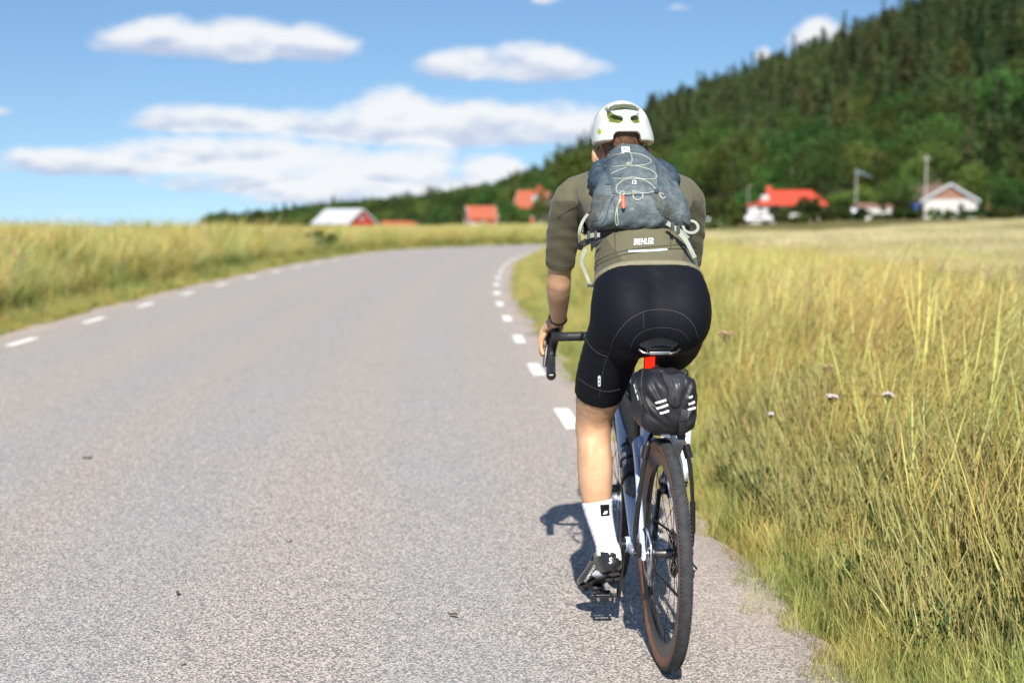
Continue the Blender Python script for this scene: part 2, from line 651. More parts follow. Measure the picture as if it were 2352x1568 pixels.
# ---------------------------------------------------------------- road sheet with a worn crown
def road_material():
    m, nt, b = new_mat('worn_asphalt')
    g = nt.nodes.new('ShaderNodeNewGeometry').outputs['Position']
    uv = nt.nodes.new('ShaderNodeTexCoord').outputs['UV']
    sp = nt.nodes.new('ShaderNodeSeparateXYZ'); nt.links.new(uv, sp.inputs[0])
    u = E(sp.outputs[0]); v = E(sp.outputs[1])          # metres from the left edge, metres along
    vo = nt.nodes.new('ShaderNodeTexVoronoi'); vo.inputs['Scale'].default_value = 175.0
    nt.links.new(g, vo.inputs['Vector'])
    sc = nt.nodes.new('ShaderNodeSeparateColor'); nt.links.new(vo.outputs['Color'], sc.inputs[0])
    r1, r2, r3 = (E(sc.outputs[i]) for i in range(3))
    edge = E(vo.outputs['Distance'])
    # two pairs of polished wheel tracks, greyer than the pinkish stone between them
    wavy = (noise(vec(v * .05, 3.0, 0.0), 1.0, 2.) - .5) * .5
    uu = u + wavy
    def band(c, w): return 1.0 - ((uu - c).ab() * (1.0 / w)).step(.25, 1.0)
    tr = band(1.25, .55).mx(band(2.65, .5)).mx(band(3.75, .55)).mx(band(5.05, .45))
    blot = noise(g, .9, 4., .6)
    tr = (tr * (.55 + .45 * blot.step(.3, .7))).mn(1.0)
    stone = mixc(r1.step(.18, .85), (.16, .157, .150), (.60, .52, .458))
    stone_t = mixc(r1.step(.1, .9), (.192, .196, .198), (.475, .462, .438))
    c = mixc(tr * .85, stone, stone_t)
    c = mixc(r2.step(.95, .97), c, (.66, .60, .55))
    c = mixc(r3.step(.90, .95) * .8, c, (.10, .10, .11))
    c = mixc(edge.step(.45, .75) * .35, c, (.13, .125, .13))
    big = noise(g, .22, 5., .6)
    c = mixc(big.step(.45, .8) * .15, c, (.28, .285, .30))
    edge_d = u.mn(RW - u)
    c = mixc((1.0 - edge_d.step(.0, .55)) * .5 * blot.step(.25, .6), c, (.50, .40, .33))
    nt.links.new(c, b.inputs['Base Color'])
    b.inputs['Roughness'].default_value = .8
    b.inputs['Specular IOR Level'].default_value = .18
    bp = nt.nodes.new('ShaderNodeBump'); bp.inputs['Strength'].default_value = .55; bp.inputs['Distance'].default_value = .003
    h = (1.0 - edge) * .8 + r1 * .5
    nt.links.new(h.s, bp.inputs['Height']); nt.links.new(bp.outputs[0], b.inputs['Normal'])
    return m


ARC = np.concatenate([[0], np.cumsum(np.linalg.norm(np.diff(LEFT, axis=0), axis=1))])


def build_road():
    V = []; F = []; UV = []
    us = np.linspace(0, RW, 26)
    fine = catmull(LEFT, 3)
    T, N = normals2(fine)
    arc = np.concatenate([[0], np.cumsum(np.linalg.norm(np.diff(fine, axis=0), axis=1))])
    nu = len(us) + 2
    for i in range(len(fine)):
        rl = .05 * sin(fine[i, 1] * 1.7) + .04 * sin(fine[i, 1] * 4.1 + 1)
        rr_ = .05 * sin(fine[i, 1] * 1.3 + 2) + .045 * sin(fine[i, 1] * 5.3) + .02 * sin(fine[i, 1] * 13)
        for k in range(nu):
            if k == 0: u, z = -.03 + rl, -.06
            elif k == nu - 1: u, z = RW + .03 + rr_, -.06
            else:
                u = us[k - 1]
                if k == 1: u += rl
                if k == nu - 2: u += rr_
                z = .004 * (1 - ((u - RW / 2) / (RW / 2)) ** 2)
            p = fine[i] + N[i] * u
            V.append((p[0], p[1], z)); UV.append((u, arc[i]))
    for i in range(len(fine) - 1):
        for k in range(nu - 1):
            F.append((i * nu + k, i * nu + k + 1, (i + 1) * nu + k + 1, (i + 1) * nu + k))
    me = mesh_from('road', V, F)
    ul = me.uv_layers.new(name='UVMap')
    li = np.zeros(len(me.loops), np.int32); me.loops.foreach_get('vertex_index', li)
    ul.data.foreach_set('uv', np.array(UV, np.float32)[li].ravel())
    return tag(link('road', me, None, road_material()), kind='structure')


ROAD = build_road()


def paint_material():
    m, nt, b = new_mat('road_paint')
    g = nt.nodes.new('ShaderNodeNewGeometry').outputs['Position']
    n = noise(g, 60., 5., .7); n2 = noise(g, 7., 3.)
    c = mixc(n.step(.5, .72) * (.35 + .6 * n2.step(.4, .7)), (.80, .78, .73), (.40, .37, .35))
    nt.links.new(c, b.inputs['Base Color']); b.inputs['Roughness'].default_value = .7
    return m


PAINT = paint_material()


def dash(s0, u0, u1, length):
    """one painted dash that starts s0 metres along, between u0 and u1 metres from the left edge"""
    V = []; F = []
    n = 8
    for i in range(n + 1):
        s = s0 + length * i / n
        x = np.interp(s, ARC, LEFT[:, 0]); y = np.interp(s, ARC, LEFT[:, 1])
        nx = np.interp(s, ARC, LN[:, 0]); ny = np.interp(s, ARC, LN[:, 1])
        for u in (u0, (u0 + u1) / 2, u1):
            z = .004 * (1 - ((u - RW / 2) / (RW / 2)) ** 2) + .004
            V.append((x + nx * u, y + ny * u, z))
    for i in range(n):
        for k in range(2):
            F.append((i * 3 + k, i * 3 + k + 1, (i + 1) * 3 + k + 1, (i + 1) * 3 + k))
    link('edge_line_dash', mesh_from('edge_line_dash', V, F), ROAD, PAINT)


def arc_at(y):
    return float(np.interp(y, LEFT[:, 1], ARC))


for k in range(-2, 22):
    dash(arc_at(8.72) + 3.12 * k, RW - .36, RW - .25, 1.0)
for k in range(-3, 20):
    dash(arc_at(18.0) + 3.15 * k, .46, .57, 1.0)

# ---------------------------------------------------------------- grass
def strips(n, rad, h, lean, wind, width, croot, ctip, rng, K=4, prof=None, curl=1.8, jit=.2, hole=0.):
    """n blades as tapered strips -> verts, loops, sizes, colours"""
    a = rng.uniform(0, 2 * pi, n); r = rad * np.sqrt(rng.uniform(hole, 1, n))
    root = np.stack([r * np.cos(a), r * np.sin(a), np.full(n, -.03)], 1)
    H = rng.uniform(h[0], h[1], n)
    la = rng.uniform(0, 2 * pi, n)
    lv = np.stack([np.cos(la), np.sin(la)], 1) * rng.uniform(0, lean, n)[:, None]
    lv += np.asarray(wind)[None] * rng.uniform(.5, 1.3, n)[:, None]
    fa = rng.uniform(0, pi, n)
    wd = np.stack([np.cos(fa), np.sin(fa), np.zeros(n)], 1)
    T = np.linspace(0, 1, K + 1)
    if prof is None: prof = [1 - .9 * t ** 1.5 for t in T]
    V = []; C = []
    jr = 1 + rng.uniform(-jit, jit, (n, 1))
    hu = 1 + rng.uniform(-.12, .12, (n, 3))
    cr, ct = np.asarray(croot), np.asarray(ctip)
    if cr.ndim == 1: cr = cr[None]
    if ct.ndim == 1: ct = ct[None]
    cr = cr[rng.integers(0, len(cr), n)]; ct = ct[rng.integers(0, len(ct), n)]
    W = width * rng.uniform(.7, 1.3, n)
    axis = []
    for i, t in enumerate(T):
        p = root.copy()
        L2 = np.linalg.norm(lv, axis=1)
        p[:, :2] += lv * (H * t ** curl)[:, None]
        p[:, 2] += H * t * (1 - .28 * np.minimum(L2, 1.2) ** 2 * t ** 2)
        w = wd * (W * prof[i] * .5)[:, None]
        V.append(p - w); V.append(p + w)
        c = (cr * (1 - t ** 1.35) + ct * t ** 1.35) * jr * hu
        C.append(c); C.append(c)
        axis.append(p)
    V = np.stack(V, 1).reshape(-1, 3); C = np.clip(np.stack(C, 1).reshape(-1, 3), 0, 1)
    m = 2 * (K + 1)
    b = (np.arange(n) * m)[:, None, None]
    q = np.array([(2 * i, 2 * i + 1, 2 * i + 3, 2 * i + 2) for i in range(K)])[None]
    loops = (q + b).reshape(-1)
    return [V, loops, np.full(n * K, 4), C, np.stack(axis, 1), ct * jr]


def panicle(axis, col, rng, per=5, length=.05, t0=.72, width=.004, up=.6):
    """small spikelets along the top of each stalk"""
    n, K1, _ = axis.shape
    V = []; C = []
    for k in range(per):
        t = t0 + (1 - t0) * (k + .5) / per
        f = t * (K1 - 1); i = min(int(f), K1 - 2); w = f - i
        p = axis[:, i] * (1 - w) + axis[:, i + 1] * w
        a = rng.uniform(0, 2 * pi, n)
        d = np.stack([np.cos(a), np.sin(a), rng.uniform(up * .3, up * 1.6, n)], 1)
        d *= (length * rng.uniform(.5, 1.2, n) * (1.15 - t * .5))[:, None]
        s = np.stack([-np.sin(a), np.cos(a), np.zeros(n)], 1) * (width * .5)
        V += [p, p + d * .55 - s, p + d, p + d * .55 + s]
        c = col * rng.uniform(.8, 1.2, (n, 1))
        C += [c * .9, c, c, c]
    V = np.stack(V, 1).reshape(-1, 3); C = np.clip(np.stack(C, 1).reshape(-1, 3), 0, 1)
    q = np.arange(len(V))
    return [V, q, np.full(len(V) // 4, 4), C]


def leaves(n, rad, h, size, col, rng):
    a = rng.uniform(0, 2 * pi, n); r = rad * np.sqrt(rng.uniform(0, 1, n))
    p = np.stack([r * np.cos(a), r * np.sin(a), rng.uniform(.01, h, n) * (1 - .5 * (r / rad) ** 2)], 1)
    d = np.stack([np.cos(a), np.sin(a), rng.uniform(-.3, .9, n)], 1) + rng.normal(0, .4, (n, 3))
    d /= np.linalg.norm(d, axis=1)[:, None]
    s = np.cross(d, [0, 0, 1.]); s /= np.linalg.norm(s, axis=1)[:, None] + 1e-6
    L = (size * rng.uniform(.6, 1.3, n))[:, None]
    V = np.stack([p, p + d * L * .5 - s * L * .3, p + d * L, p + d * L * .5 + s * L * .3], 1).reshape(-1, 3)
    c = np.repeat(np.asarray(col)[None] * rng.uniform(.6, 1.35, (n, 1)), 4, 0)
    return [V, np.arange(4 * n), np.full(n, 4), np.clip(c, 0, 1)]


def clump(name, pieces):
    V = []; Lp = []; S = []; C = []; b = 0
    for p in pieces:
        V.append(p[0]); Lp.append(p[1] + b); S.append(p[2]); C.append(p[3]); b += len(p[0])
    me = mesh_np(name, np.vstack(V), np.concatenate(Lp), np.concatenate(S))
    set_col(me, np.vstack(C))
    return me


STRAW = [(.50, .435, .18), (.57, .50, .23), (.44, .40, .14), (.52, .42, .17)]
PALE = [(.60, .57, .30), (.54, .54, .26), (.62, .58, .36)]
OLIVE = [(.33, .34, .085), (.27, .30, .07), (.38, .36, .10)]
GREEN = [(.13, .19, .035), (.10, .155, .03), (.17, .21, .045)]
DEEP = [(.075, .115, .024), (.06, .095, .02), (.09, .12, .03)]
RUST = [(.42, .27, .11), (.47, .33, .13)]

HEAD = [1, 1, .9, .8, .8, 2.6, 3.2, 1.6, .3]
FEATH = [1, .9, .8, .7, .6, .55, .5, .4, .2]


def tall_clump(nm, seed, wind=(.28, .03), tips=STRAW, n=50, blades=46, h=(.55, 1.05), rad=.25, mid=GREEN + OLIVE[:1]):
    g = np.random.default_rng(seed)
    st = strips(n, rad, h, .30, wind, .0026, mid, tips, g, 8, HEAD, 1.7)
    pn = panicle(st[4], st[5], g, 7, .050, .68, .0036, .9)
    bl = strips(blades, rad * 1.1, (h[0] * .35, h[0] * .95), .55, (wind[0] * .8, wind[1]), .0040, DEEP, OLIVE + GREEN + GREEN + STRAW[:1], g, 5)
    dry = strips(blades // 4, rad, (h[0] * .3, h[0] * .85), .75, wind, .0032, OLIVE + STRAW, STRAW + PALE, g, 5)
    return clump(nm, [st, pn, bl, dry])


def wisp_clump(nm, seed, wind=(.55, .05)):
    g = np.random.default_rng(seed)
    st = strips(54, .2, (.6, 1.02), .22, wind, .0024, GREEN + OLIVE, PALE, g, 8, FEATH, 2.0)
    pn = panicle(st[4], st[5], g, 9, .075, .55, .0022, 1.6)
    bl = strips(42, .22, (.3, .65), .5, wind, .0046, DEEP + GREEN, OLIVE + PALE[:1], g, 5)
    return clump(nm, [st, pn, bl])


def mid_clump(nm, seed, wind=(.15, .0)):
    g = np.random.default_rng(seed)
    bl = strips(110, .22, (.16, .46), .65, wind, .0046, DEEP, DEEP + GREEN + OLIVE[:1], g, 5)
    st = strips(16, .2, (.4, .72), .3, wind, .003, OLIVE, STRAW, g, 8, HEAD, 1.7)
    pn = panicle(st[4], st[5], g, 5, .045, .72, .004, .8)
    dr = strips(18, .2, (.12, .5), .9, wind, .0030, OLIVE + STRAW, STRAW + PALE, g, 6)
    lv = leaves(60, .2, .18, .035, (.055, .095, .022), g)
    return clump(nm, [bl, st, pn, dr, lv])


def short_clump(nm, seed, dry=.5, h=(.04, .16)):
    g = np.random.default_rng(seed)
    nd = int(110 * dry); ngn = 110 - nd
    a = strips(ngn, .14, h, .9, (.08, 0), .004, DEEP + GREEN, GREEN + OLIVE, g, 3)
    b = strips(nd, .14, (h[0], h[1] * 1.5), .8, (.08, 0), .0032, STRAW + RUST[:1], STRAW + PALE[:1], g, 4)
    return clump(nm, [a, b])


def weed_clump(nm, seed, h=.34):
    g = np.random.default_rng(seed)
    lv = leaves(300, .2, h, .034, (.050, .088, .022), g)
    bl = strips(40, .2, (.15, .45), .7, (.1, 0), .005, DEEP, GREEN, g, 5)
    st = strips(14, .2, (.3, .6), .5, (.1, 0), .003, GREEN, STRAW, g, 8, HEAD, 1.7)
    return clump(nm, [lv, bl, st])


def emergent_clump(nm, seed, wind=(.42, .04), n=7, h=(.75, 1.25), tips=PALE, w=.0028):
    g = np.random.default_rng(seed)
    pr = [1.2, 1.1, 1, .9, .8, .7, 1.6, 2.6, 2.4, 1.5, .3]
    tips = [(c[0] * .80, c[1] * .70, c[2] * .66) for c in tips]
    st = strips(n, .16, h, .34, wind, w, GREEN + OLIVE, tips, g, 10, pr, 1.9)
    pn = panicle(st[4], st[5], g, 10, .055, .66, w * 1.1, 1.0)
    return clump(nm, [st, pn])


def wheat_clump(nm, seed, rad=.25, n=70, w=1.0):
    g = np.random.default_rng(seed)
    pr = [1, 1, 1, 1, 1, 1, 3.6, 4.2, .8]
    ear = [(.50, .43, .27), (.58, .51, .35), (.43, .38, .20), (.46, .42, .20)]
    st = strips(n, rad, (.58, .76), .16, (.05, 0), .0034 * w, [(.26, .26, .09), (.30, .29, .11)], ear, g, 8, pr, 2.2)
    pn = panicle(st[4], st[5], g, 5, .05 * w, .8, .004 * w, 2.0)
    bl = strips(n // 3, rad, (.3, .6), .6, (.05, 0), .006 * w, [(.22, .24, .07)], [(.48, .44, .2)], g, 4)
    return clump(nm, [st, pn, bl])


GM_TALL = plant_mat('meadow_grass', patch=(.55, (1.08, .97, .76), (.90, 1.02, .80)), transl=.22)
GM_GREEN = plant_mat('verge_grass', patch=(1.1, (.98, .92, .72), (.62, .78, .58)), transl=.18)
GM_WEED = plant_mat('dark_weeds', tint=(.78, .80, .8), transl=.15, rnd=.5)
GM_WHEAT = plant_mat('ripe_wheat', patch=(.30, (1.22, 1.18, 1.16), (.82, .86, .70)), transl=.2, rnd=.35)


def scatter(n, xr, yr, test, rng, ydens=None):
    x = rng.uniform(*xr, n)
    if ydens is None: y = rng.uniform(*yr, n)
    else:                                    # thin out with distance
        u = rng.uniform(0, 1, n)
        a, b, p = yr[0], yr[1], ydens if abs(ydens - 1) > 1e-3 else 1.001
        y = (a ** (1 - p) + u * (b ** (1 - p) - a ** (1 - p))) ** (1 / (1 - p))
    s = road_side(x, y)
    e = np.abs(s) - RW / 2
    k = test(x, y, s, e)
    return x[k], y[k], s[k], e[k]


def place(name, x, y, scl, idx, protos, rng, label, cat, turn=.7, tilt=.08, dz=0.0):
    z = ground_h(x, y) + dz
    n = len(x)
    rot = np.stack([rng.normal(0, tilt, n), rng.normal(0, tilt, n), rng.uniform(-turn, turn, n)], 1)
    return stuff_instances(name, np.stack([x, y, z], 1), rot, scl, idx, protos, label, cat)


def in_view(x, y, m=1.5):
    return (np.abs(x) < y * .43 + m)


def build_grass():
    g = np.random.default_rng(11)
    tall = [(tall_clump('tall_grass_a', 1), GM_TALL), (tall_clump('tall_grass_b', 2, (.36, -.05)), GM_TALL),
            (tall_clump('tall_grass_c', 3, (.2, .08), STRAW + STRAW + RUST[1:]), GM_TALL),
            (tall_clump('tall_grass_d', 4, (.4, .05), PALE + STRAW, 50), GM_TALL),
            (wisp_clump('tall_grass_e', 5), GM_TALL), (wisp_clump('tall_grass_f', 6, (.75, .1)), GM_TALL)]
    # right verge, tall meadow grass
    x, y, s, e = scatter(42000, (.6, 16), (2.2, 64), lambda x, y, s, e: (s > 0) & (e > .55) & (e < 8.2) & in_view(x, y), g, .75)
    drop = g.uniform(0, 1, len(x)) < (.10 + .90 * sstep(1.0, 2.4, e + .5 * wob(x * .9, y * .7) - .7 * (1 - sstep(5.0, 6.5, y)))) * sstep(.5, .9, e)
    gap = (wob(x * .85 + 5, y * .62 + 1) + .45 * wob(x * 2.1, y * 1.7 + 3)) > .42
    drop &= ~(gap & (g.uniform(0, 1, len(x)) < .8) & (y < 22))
    x, y, s, e = x[drop], y[drop], s[drop], e[drop]
    pale = sstep(-.1, .35, wob(x * .55 + 3, y * .33) + .35 * (1 - sstep(6, 16, y)) - .15)
    wisp = g.uniform(0, 1, len(x)) < np.clip(pale * .85 + .18, 0, 1) * (e < 5.0)
    idx = np.where(wisp, g.integers(3, 6, len(x)), g.integers(0, 3, len(x)))
    scl = (.62 + .40 * sstep(.6, 2.4, e)) * g.uniform(.74, 1.14, len(x)) * (1 + .08 * wob(x * .8, y * .5)) * (1 - .27 * sstep(2.6, 5.2, e))
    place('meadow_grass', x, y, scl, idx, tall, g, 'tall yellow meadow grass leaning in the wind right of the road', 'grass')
    tl = [(emergent_clump('long_stalks_a', 51), GM_TALL), (emergent_clump('long_stalks_b', 52, (.62, -.05), 6, (.8, 1.25), STRAW), GM_TALL),
          (emergent_clump('long_stalks_c', 53, (.25, .1), 8, (.8, 1.2), STRAW + RUST), GM_TALL), (emergent_clump('long_stalks_d', 54, (.8, .0), 5, (.9, 1.3), PALE), GM_TALL)]
    x, y, s, e = scatter(4200, (.6, 6), (2.6, 12), lambda x, y, s, e: (s > 0) & (e > .45) & (e < 4.6) & in_view(x, y, 1), g, .8)
    place('long_stalks', x, y, (.55 + .42 * sstep(.4, 1.6, e)) * g.uniform(.75, 1.15, len(x)), g.integers(0, 4, len(x)), tl, g,
          'long pale grass stalks with seed heads standing out of the right verge', 'grass', .9, .12)
    tf = [(emergent_clump('feathery_a', 55, (.3, .05), 9, (.8, 1.3), PALE, .006), GM_TALL), (emergent_clump('feathery_b', 56, (.15, .0), 8, (.8, 1.3), STRAW + RUST, .007), GM_TALL)]
    x, y, s, e = scatter(5200, (-24, 6), (11, 62), lambda x, y, s, e: (s < 0) & (e > .6) & (e < 12) & in_view(x, y, 2), g, .9)
    place('feathery_stalks', x, y, g.uniform(.75, 1.25, len(x)) * (1 - .3 * sstep(44, 60, y)), g.integers(0, 2, len(x)), tf, g,
          'long feathery stalks with seed heads rising from the left roadside grass', 'grass', 3.1, .1)
    # right verge, green undergrowth beneath and beside it
    mids = [(mid_clump('undergrowth_a', 21), GM_GREEN), (mid_clump('undergrowth_b', 22), GM_GREEN), (mid_clump('undergrowth_c', 23), GM_GREEN),
            (weed_clump('undergrowth_d', 24), GM_GREEN), (weed_clump('undergrowth_e', 25, .24), GM_GREEN)]
    x, y, s, e = scatter(26000, (.6, 9), (2.2, 50), lambda x, y, s, e: (s > 0) & (e > .16) & (e < 4.5) & in_view(x, y, 1), g, 1.0)
    keep = g.uniform(0, 1, len(x)) < (1 - .35 * sstep(2.2, 4.0, e))
    x, y, s, e = x[keep], y[keep], s[keep], e[keep]
    weedy = wob(x * 1.3, y * 1.1 + 4) > .12
    idx = np.where(weedy & (g.uniform(0, 1, len(x)) < .6), g.integers(3, 5, len(x)), g.integers(0, 3, len(x)))
    scl = (.30 + .70 * sstep(.15, 1.2, e)) * g.uniform(.75, 1.2, len(x))
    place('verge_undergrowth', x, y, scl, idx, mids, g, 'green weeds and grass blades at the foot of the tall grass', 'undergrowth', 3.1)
    # a dark leafy thicket of low weeds close to the road on the near right
    x, y, s, e = scatter(14000, (1.0, 4.5), (3.0, 8.5), lambda x, y, s, e: (s > 0) & (e > .28) & (e < 1.9), g)
    k = (wob(x * 1.5 + .6, y * 1.2) + .5 * np.exp(-((x - 1.95) / .5) ** 2 - ((y - 4.9) / 1.3) ** 2) * 2.8) > .18
    x, y, s, e = x[k], y[k], s[k], e[k]
    place('weed_thicket', x, y, (.55 + .6 * sstep(.3, 1.2, e)) * g.uniform(.7, 1.2, len(x)), g.integers(0, 2, len(x)),
          [(weed_clump('thicket_a', 26, .42), GM_WEED), (weed_clump('thicket_b', 27, .34), GM_WEED)], g, 'dark green leafy weeds in the lower part of the right verge', 'weeds', 3.1)
    # short dry grass along both road edges
    shorts = [(short_clump('edge_grass_a', 31, .5), GM_GREEN), (short_clump('edge_grass_b', 32, .75), GM_GREEN), (short_clump('edge_grass_c', 33, .3), GM_GREEN)]
    x, y, s, e = scatter(60000, (-8, 4), (2.2, 66), lambda x, y, s, e: (e > -.16) & (e < 1.0) & in_view(x, y, 1), g, 1.15)
    keep = g.uniform(0, 1, len(x)) < sstep(-.16, .14, e + .10 * wob(x * 5, y * 3.1)) * .95 + .015
    x, y, s, e = x[keep], y[keep], s[keep], e[keep]
    scl = (.42 + .75 * sstep(-.05, .5, e)) * g.uniform(.7, 1.3, len(x))
    place('edge_grass', x, y, scl, g.integers(0, 3, len(x)), shorts, g, 'short dry grass creeping over the ragged asphalt edge', 'grass', 3.1, dz=.02)
    # left verge and the land beyond it
    x, y, s, e = scatter(60000, (-34, 8), (11, 150), lambda x, y, s, e: (s < 0) & (e > .75) & (e < 40) & in_view(x, y, 2) & ((e < 14) | (y > 40)), g, .9)
    k = ~((wob(x * .7 + 2, y * .45) + .4 * wob(x * 2, y * 1.3) > .40) & (g.uniform(0, 1, len(x)) < .75) & (y < 45) & (e < 6))
    x, y, s, e = x[k], y[k], s[k], e[k]
    idx = g.integers(0, 6, len(x))
    scl = (.60 + .46 * sstep(.4, 1.8, e)) * g.uniform(.72, 1.16, len(x)) * (1 + .19 * wob(x * .9, y * .45)) * (1 - .28 * sstep(44, 62, y)) * (1 + .5 * sstep(60, 100, y))
    place('roadside_grass', x, y, scl, idx, tall, g, 'tall yellow green grass along the left side of the road', 'grass')
    x, y, s, e = scatter(15000, (-16, 6), (12, 66), lambda x, y, s, e: (s < 0) & (e > .2) & (e < 2.2) & in_view(x, y, 2), g, 1.0)
    place('roadside_undergrowth', x, y, (.3 + .8 * sstep(.1, .9, e)) * g.uniform(.7, 1.2, len(x)), g.integers(0, 5, len(x)), mids, g,
          'dark green weeds under the tall grass left of the road', 'undergrowth', 3.1)
    # wheat field
    wh = [(wheat_clump('wheat_a', 41), GM_WHEAT), (wheat_clump('wheat_b', 42), GM_WHEAT), (wheat_clump('wheat_c', 43, .55, 150, 1.5), GM_WHEAT)]
    x, y, s, e = scatter(64000, (5, 62), (13, 124), lambda x, y, s, e: (e > 5.5 + .7 * wob(x * .2, y * .3)) & ((s > 0) | (y > 90)) & in_view(x, y, 2) & (x > 6.2), g, .9)
    idx = np.where(y < 34, g.integers(0, 2, len(x)), 2)
    place('wheat', x, y, g.uniform(.9, 1.1, len(x)) * (1 + .05 * wob(x * .5, y * .3)), idx, wh, g, 'field of pale ripe wheat right of the meadow strip', 'wheat', 3.1, .05)


build_grass()

# ---------------------------------------------------------------- trees
BARK = simple('bark', (.085, .065, .048), .9, vary=.3, scale=3.)
PINE_BARK = simple('pine_bark', (.19, .10, .06), .9, vary=.35, scale=2.)
NEEDLE = plant_mat('needles', tint=(1.30, 1.18, 1.25), transl=.14, rnd=.85, rough=.7)
LEAF = plant_mat('leaves', tint=(1.02, 1.0, .9), transl=.24, rnd=.85)


def quad_cloud(P, D, L, W, col, rng, jit=.3):
    """leaf-like kites at P pointing along D"""
    n = len(P)
    D = D / (np.linalg.norm(D, axis=1)[:, None] + 1e-6)
    q = rng.normal(0, 1, (n, 3))
    S = np.cross(D, q); S /= np.linalg.norm(S, axis=1)[:, None] + 1e-6
    L = np.broadcast_to(np.asarray(L, float), (n,))[:, None]; W = np.broadcast_to(np.asarray(W, float), (n,))[:, None]
    V = np.stack([P - D * L * .5, P - S * W * .5 + D * L * .05, P + D * L * .5, P + S * W * .5 + D * L * .05], 1).reshape(-1, 3)
    c = np.asarray(col, float)
    if c.ndim == 1: c = np.broadcast_to(c, (n, 3))
    c = c * rng.uniform(1 - jit, 1 + jit, (n, 1))
    return [V, np.arange(4 * n), np.full(n, 4), np.clip(np.repeat(c, 4, 0), 0, 1)]


def conifer_crown(nm, seed, H=17., Rm=2.6, low=.12, col=(.034, .062, .018), kind='spruce'):
    g = np.random.default_rng(seed)
    P = []; D = []; Ls = []; Wd = []
    nw = int(H * 2.0)
    for i in range(nw):
        t = (i + g.uniform(0, .8)) / nw
        z = H * (low + (1 - low) * t)
        if kind == 'spruce': r = Rm * (1 - t) ** .85 * g.uniform(.75, 1.15) + .18
        else: r = Rm * (sin(pi * min(1, t * .8 + .2)) ** .7) * g.uniform(.6, 1.15) + .2
        k = int(5 + 4 * (1 - t))
        for j in range(k):
            if g.uniform() < .1: continue
            a = g.uniform(0, 2 * pi); rl = r * g.uniform(.6, 1.1)
            droop = -.32 * rl if kind == 'spruce' else .15 * rl
            m = max(3, int(rl * 3.2))
            for q in range(m):
                f = (q + .6) / m
                p = np.array([cos(a) * rl * f, sin(a) * rl * f, z + droop * f + .1 * g.normal()])
                P.append(p + g.normal(0, .10 + .1 * f, 3))
                D.append([cos(a) + g.normal(0, .5), sin(a) + g.normal(0, .5), (-.35 if kind == 'spruce' else .3) + g.normal(0, .35)])
                Ls.append(g.uniform(.5, .95)); Wd.append(g.uniform(.22, .42))
    P = np.array(P); D = np.array(D)
    out = np.clip(np.hypot(P[:, 0], P[:, 1]) / Rm, 0, 1)[:, None]
    c = np.asarray(col)[None] * (.85 + .35 * g.uniform(0, 1, (len(P), 1))) * np.array([[1, 1, 1]])
    c = c + out * np.array([[.008, .014, .003]])
    top = [np.array([[0, 0, H * 1.0]]), ]
    return quad_cloud(P, D, np.array(Ls), np.array(Wd), c, g)


def trunk_piece(H, r0, r1, bend, seed, n=7, z0=-.6):
    g = np.random.default_rng(seed)
    m = MB()
    k = 7
    pts = [(bend * sin(i / k * 2.2), bend * .6 * sin(i / k * 3 + 1) - bend * .6 * sin(1), z0 + (H - z0) * i / k) for i in range(k + 1)]
    m.sweep(pts, [r0 + (r1 - r0) * i / k for i in range(k + 1)], n=n)
    return m


def add_trunk_to(m, pieces, col):
    V = np.array(m.v); S = np.array([len(f) for f in m.f]); Lp = np.concatenate([np.array(f) for f in m.f])
    pieces.append([V, Lp, S, np.broadcast_to(np.asarray(col, float), V.shape)])


def conifer_mesh(nm, seed, H, Rm, low, kind, col):
    pc = [conifer_crown(nm, seed, H, Rm, low, col, kind)]
    add_trunk_to(trunk_piece(H * .97, .22, .03, .12, seed), pc, (.10, .075, .055) if kind == 'spruce' else (.20, .11, .065))
    return clump(nm, pc)


def leafy_pieces(seed, H, Rx, col, leaf=.34, nb=16, per=110, base=.25):
    g = np.random.default_rng(seed)
    P = []; D = []; C = []
    cz = H * (base + (1 - base) * .5); rz = H * (1 - base) * .5
    cents = []
    for i in range(nb):
        while True:
            q = g.uniform(-1, 1, 3)
            if .25 < np.linalg.norm(q) < 1: break
        q = q / max(np.linalg.norm(q), .6) * g.uniform(.45, .8)
        cents.append((q * [Rx, Rx, rz] + [0, 0, cz], g.uniform(.28, .45) * min(Rx, rz)))
    cents.append((np.array([0, 0, cz]), .6 * min(Rx, rz)))
    for c, r in cents:
        n = int(per * g.uniform(.7, 1.3))
        d = g.normal(0, 1, (n, 3)); d /= np.linalg.norm(d, axis=1)[:, None]
        rad = r * g.uniform(.55, 1.12, (n, 1)) ** .7
        P.append(c + d * rad * [1, 1, .8]); D.append(d + g.normal(0, .7, (n, 3)) + [0, 0, -.2])
        C.append(np.asarray(col)[None] * g.uniform(.75, 1.3) * np.ones((n, 1)))
    P = np.vstack(P); D = np.vstack(D); C = np.vstack(C)
    return quad_cloud(P, D, leaf * g.uniform(.7, 1.4, len(P)), leaf * g.uniform(.6, 1.0, len(P)), C, g), cents


def limbs(H, cents, seed, r0=.22, base=.25):
    m = trunk_piece(H * .62, r0, r0 * .35, .2, seed)
    g = np.random.default_rng(seed + 5)
    for c, r in cents[:7]:
        z0 = H * g.uniform(base * .8, .5)
        m.sweep([(0, 0, z0), (c[0] * .5, c[1] * .5, z0 + (c[2] - z0) * .6), tuple(c)], [r0 * .5, r0 * .32, r0 * .1], n=5)
    return m


def leafy_mesh(nm, seed, H, Rx, col, **k):
    q, cents = leafy_pieces(seed, H, Rx, col, **k)
    pc = [q]
    add_trunk_to(limbs(H, cents, seed), pc, (.09, .075, .06))
    return clump(nm, pc)


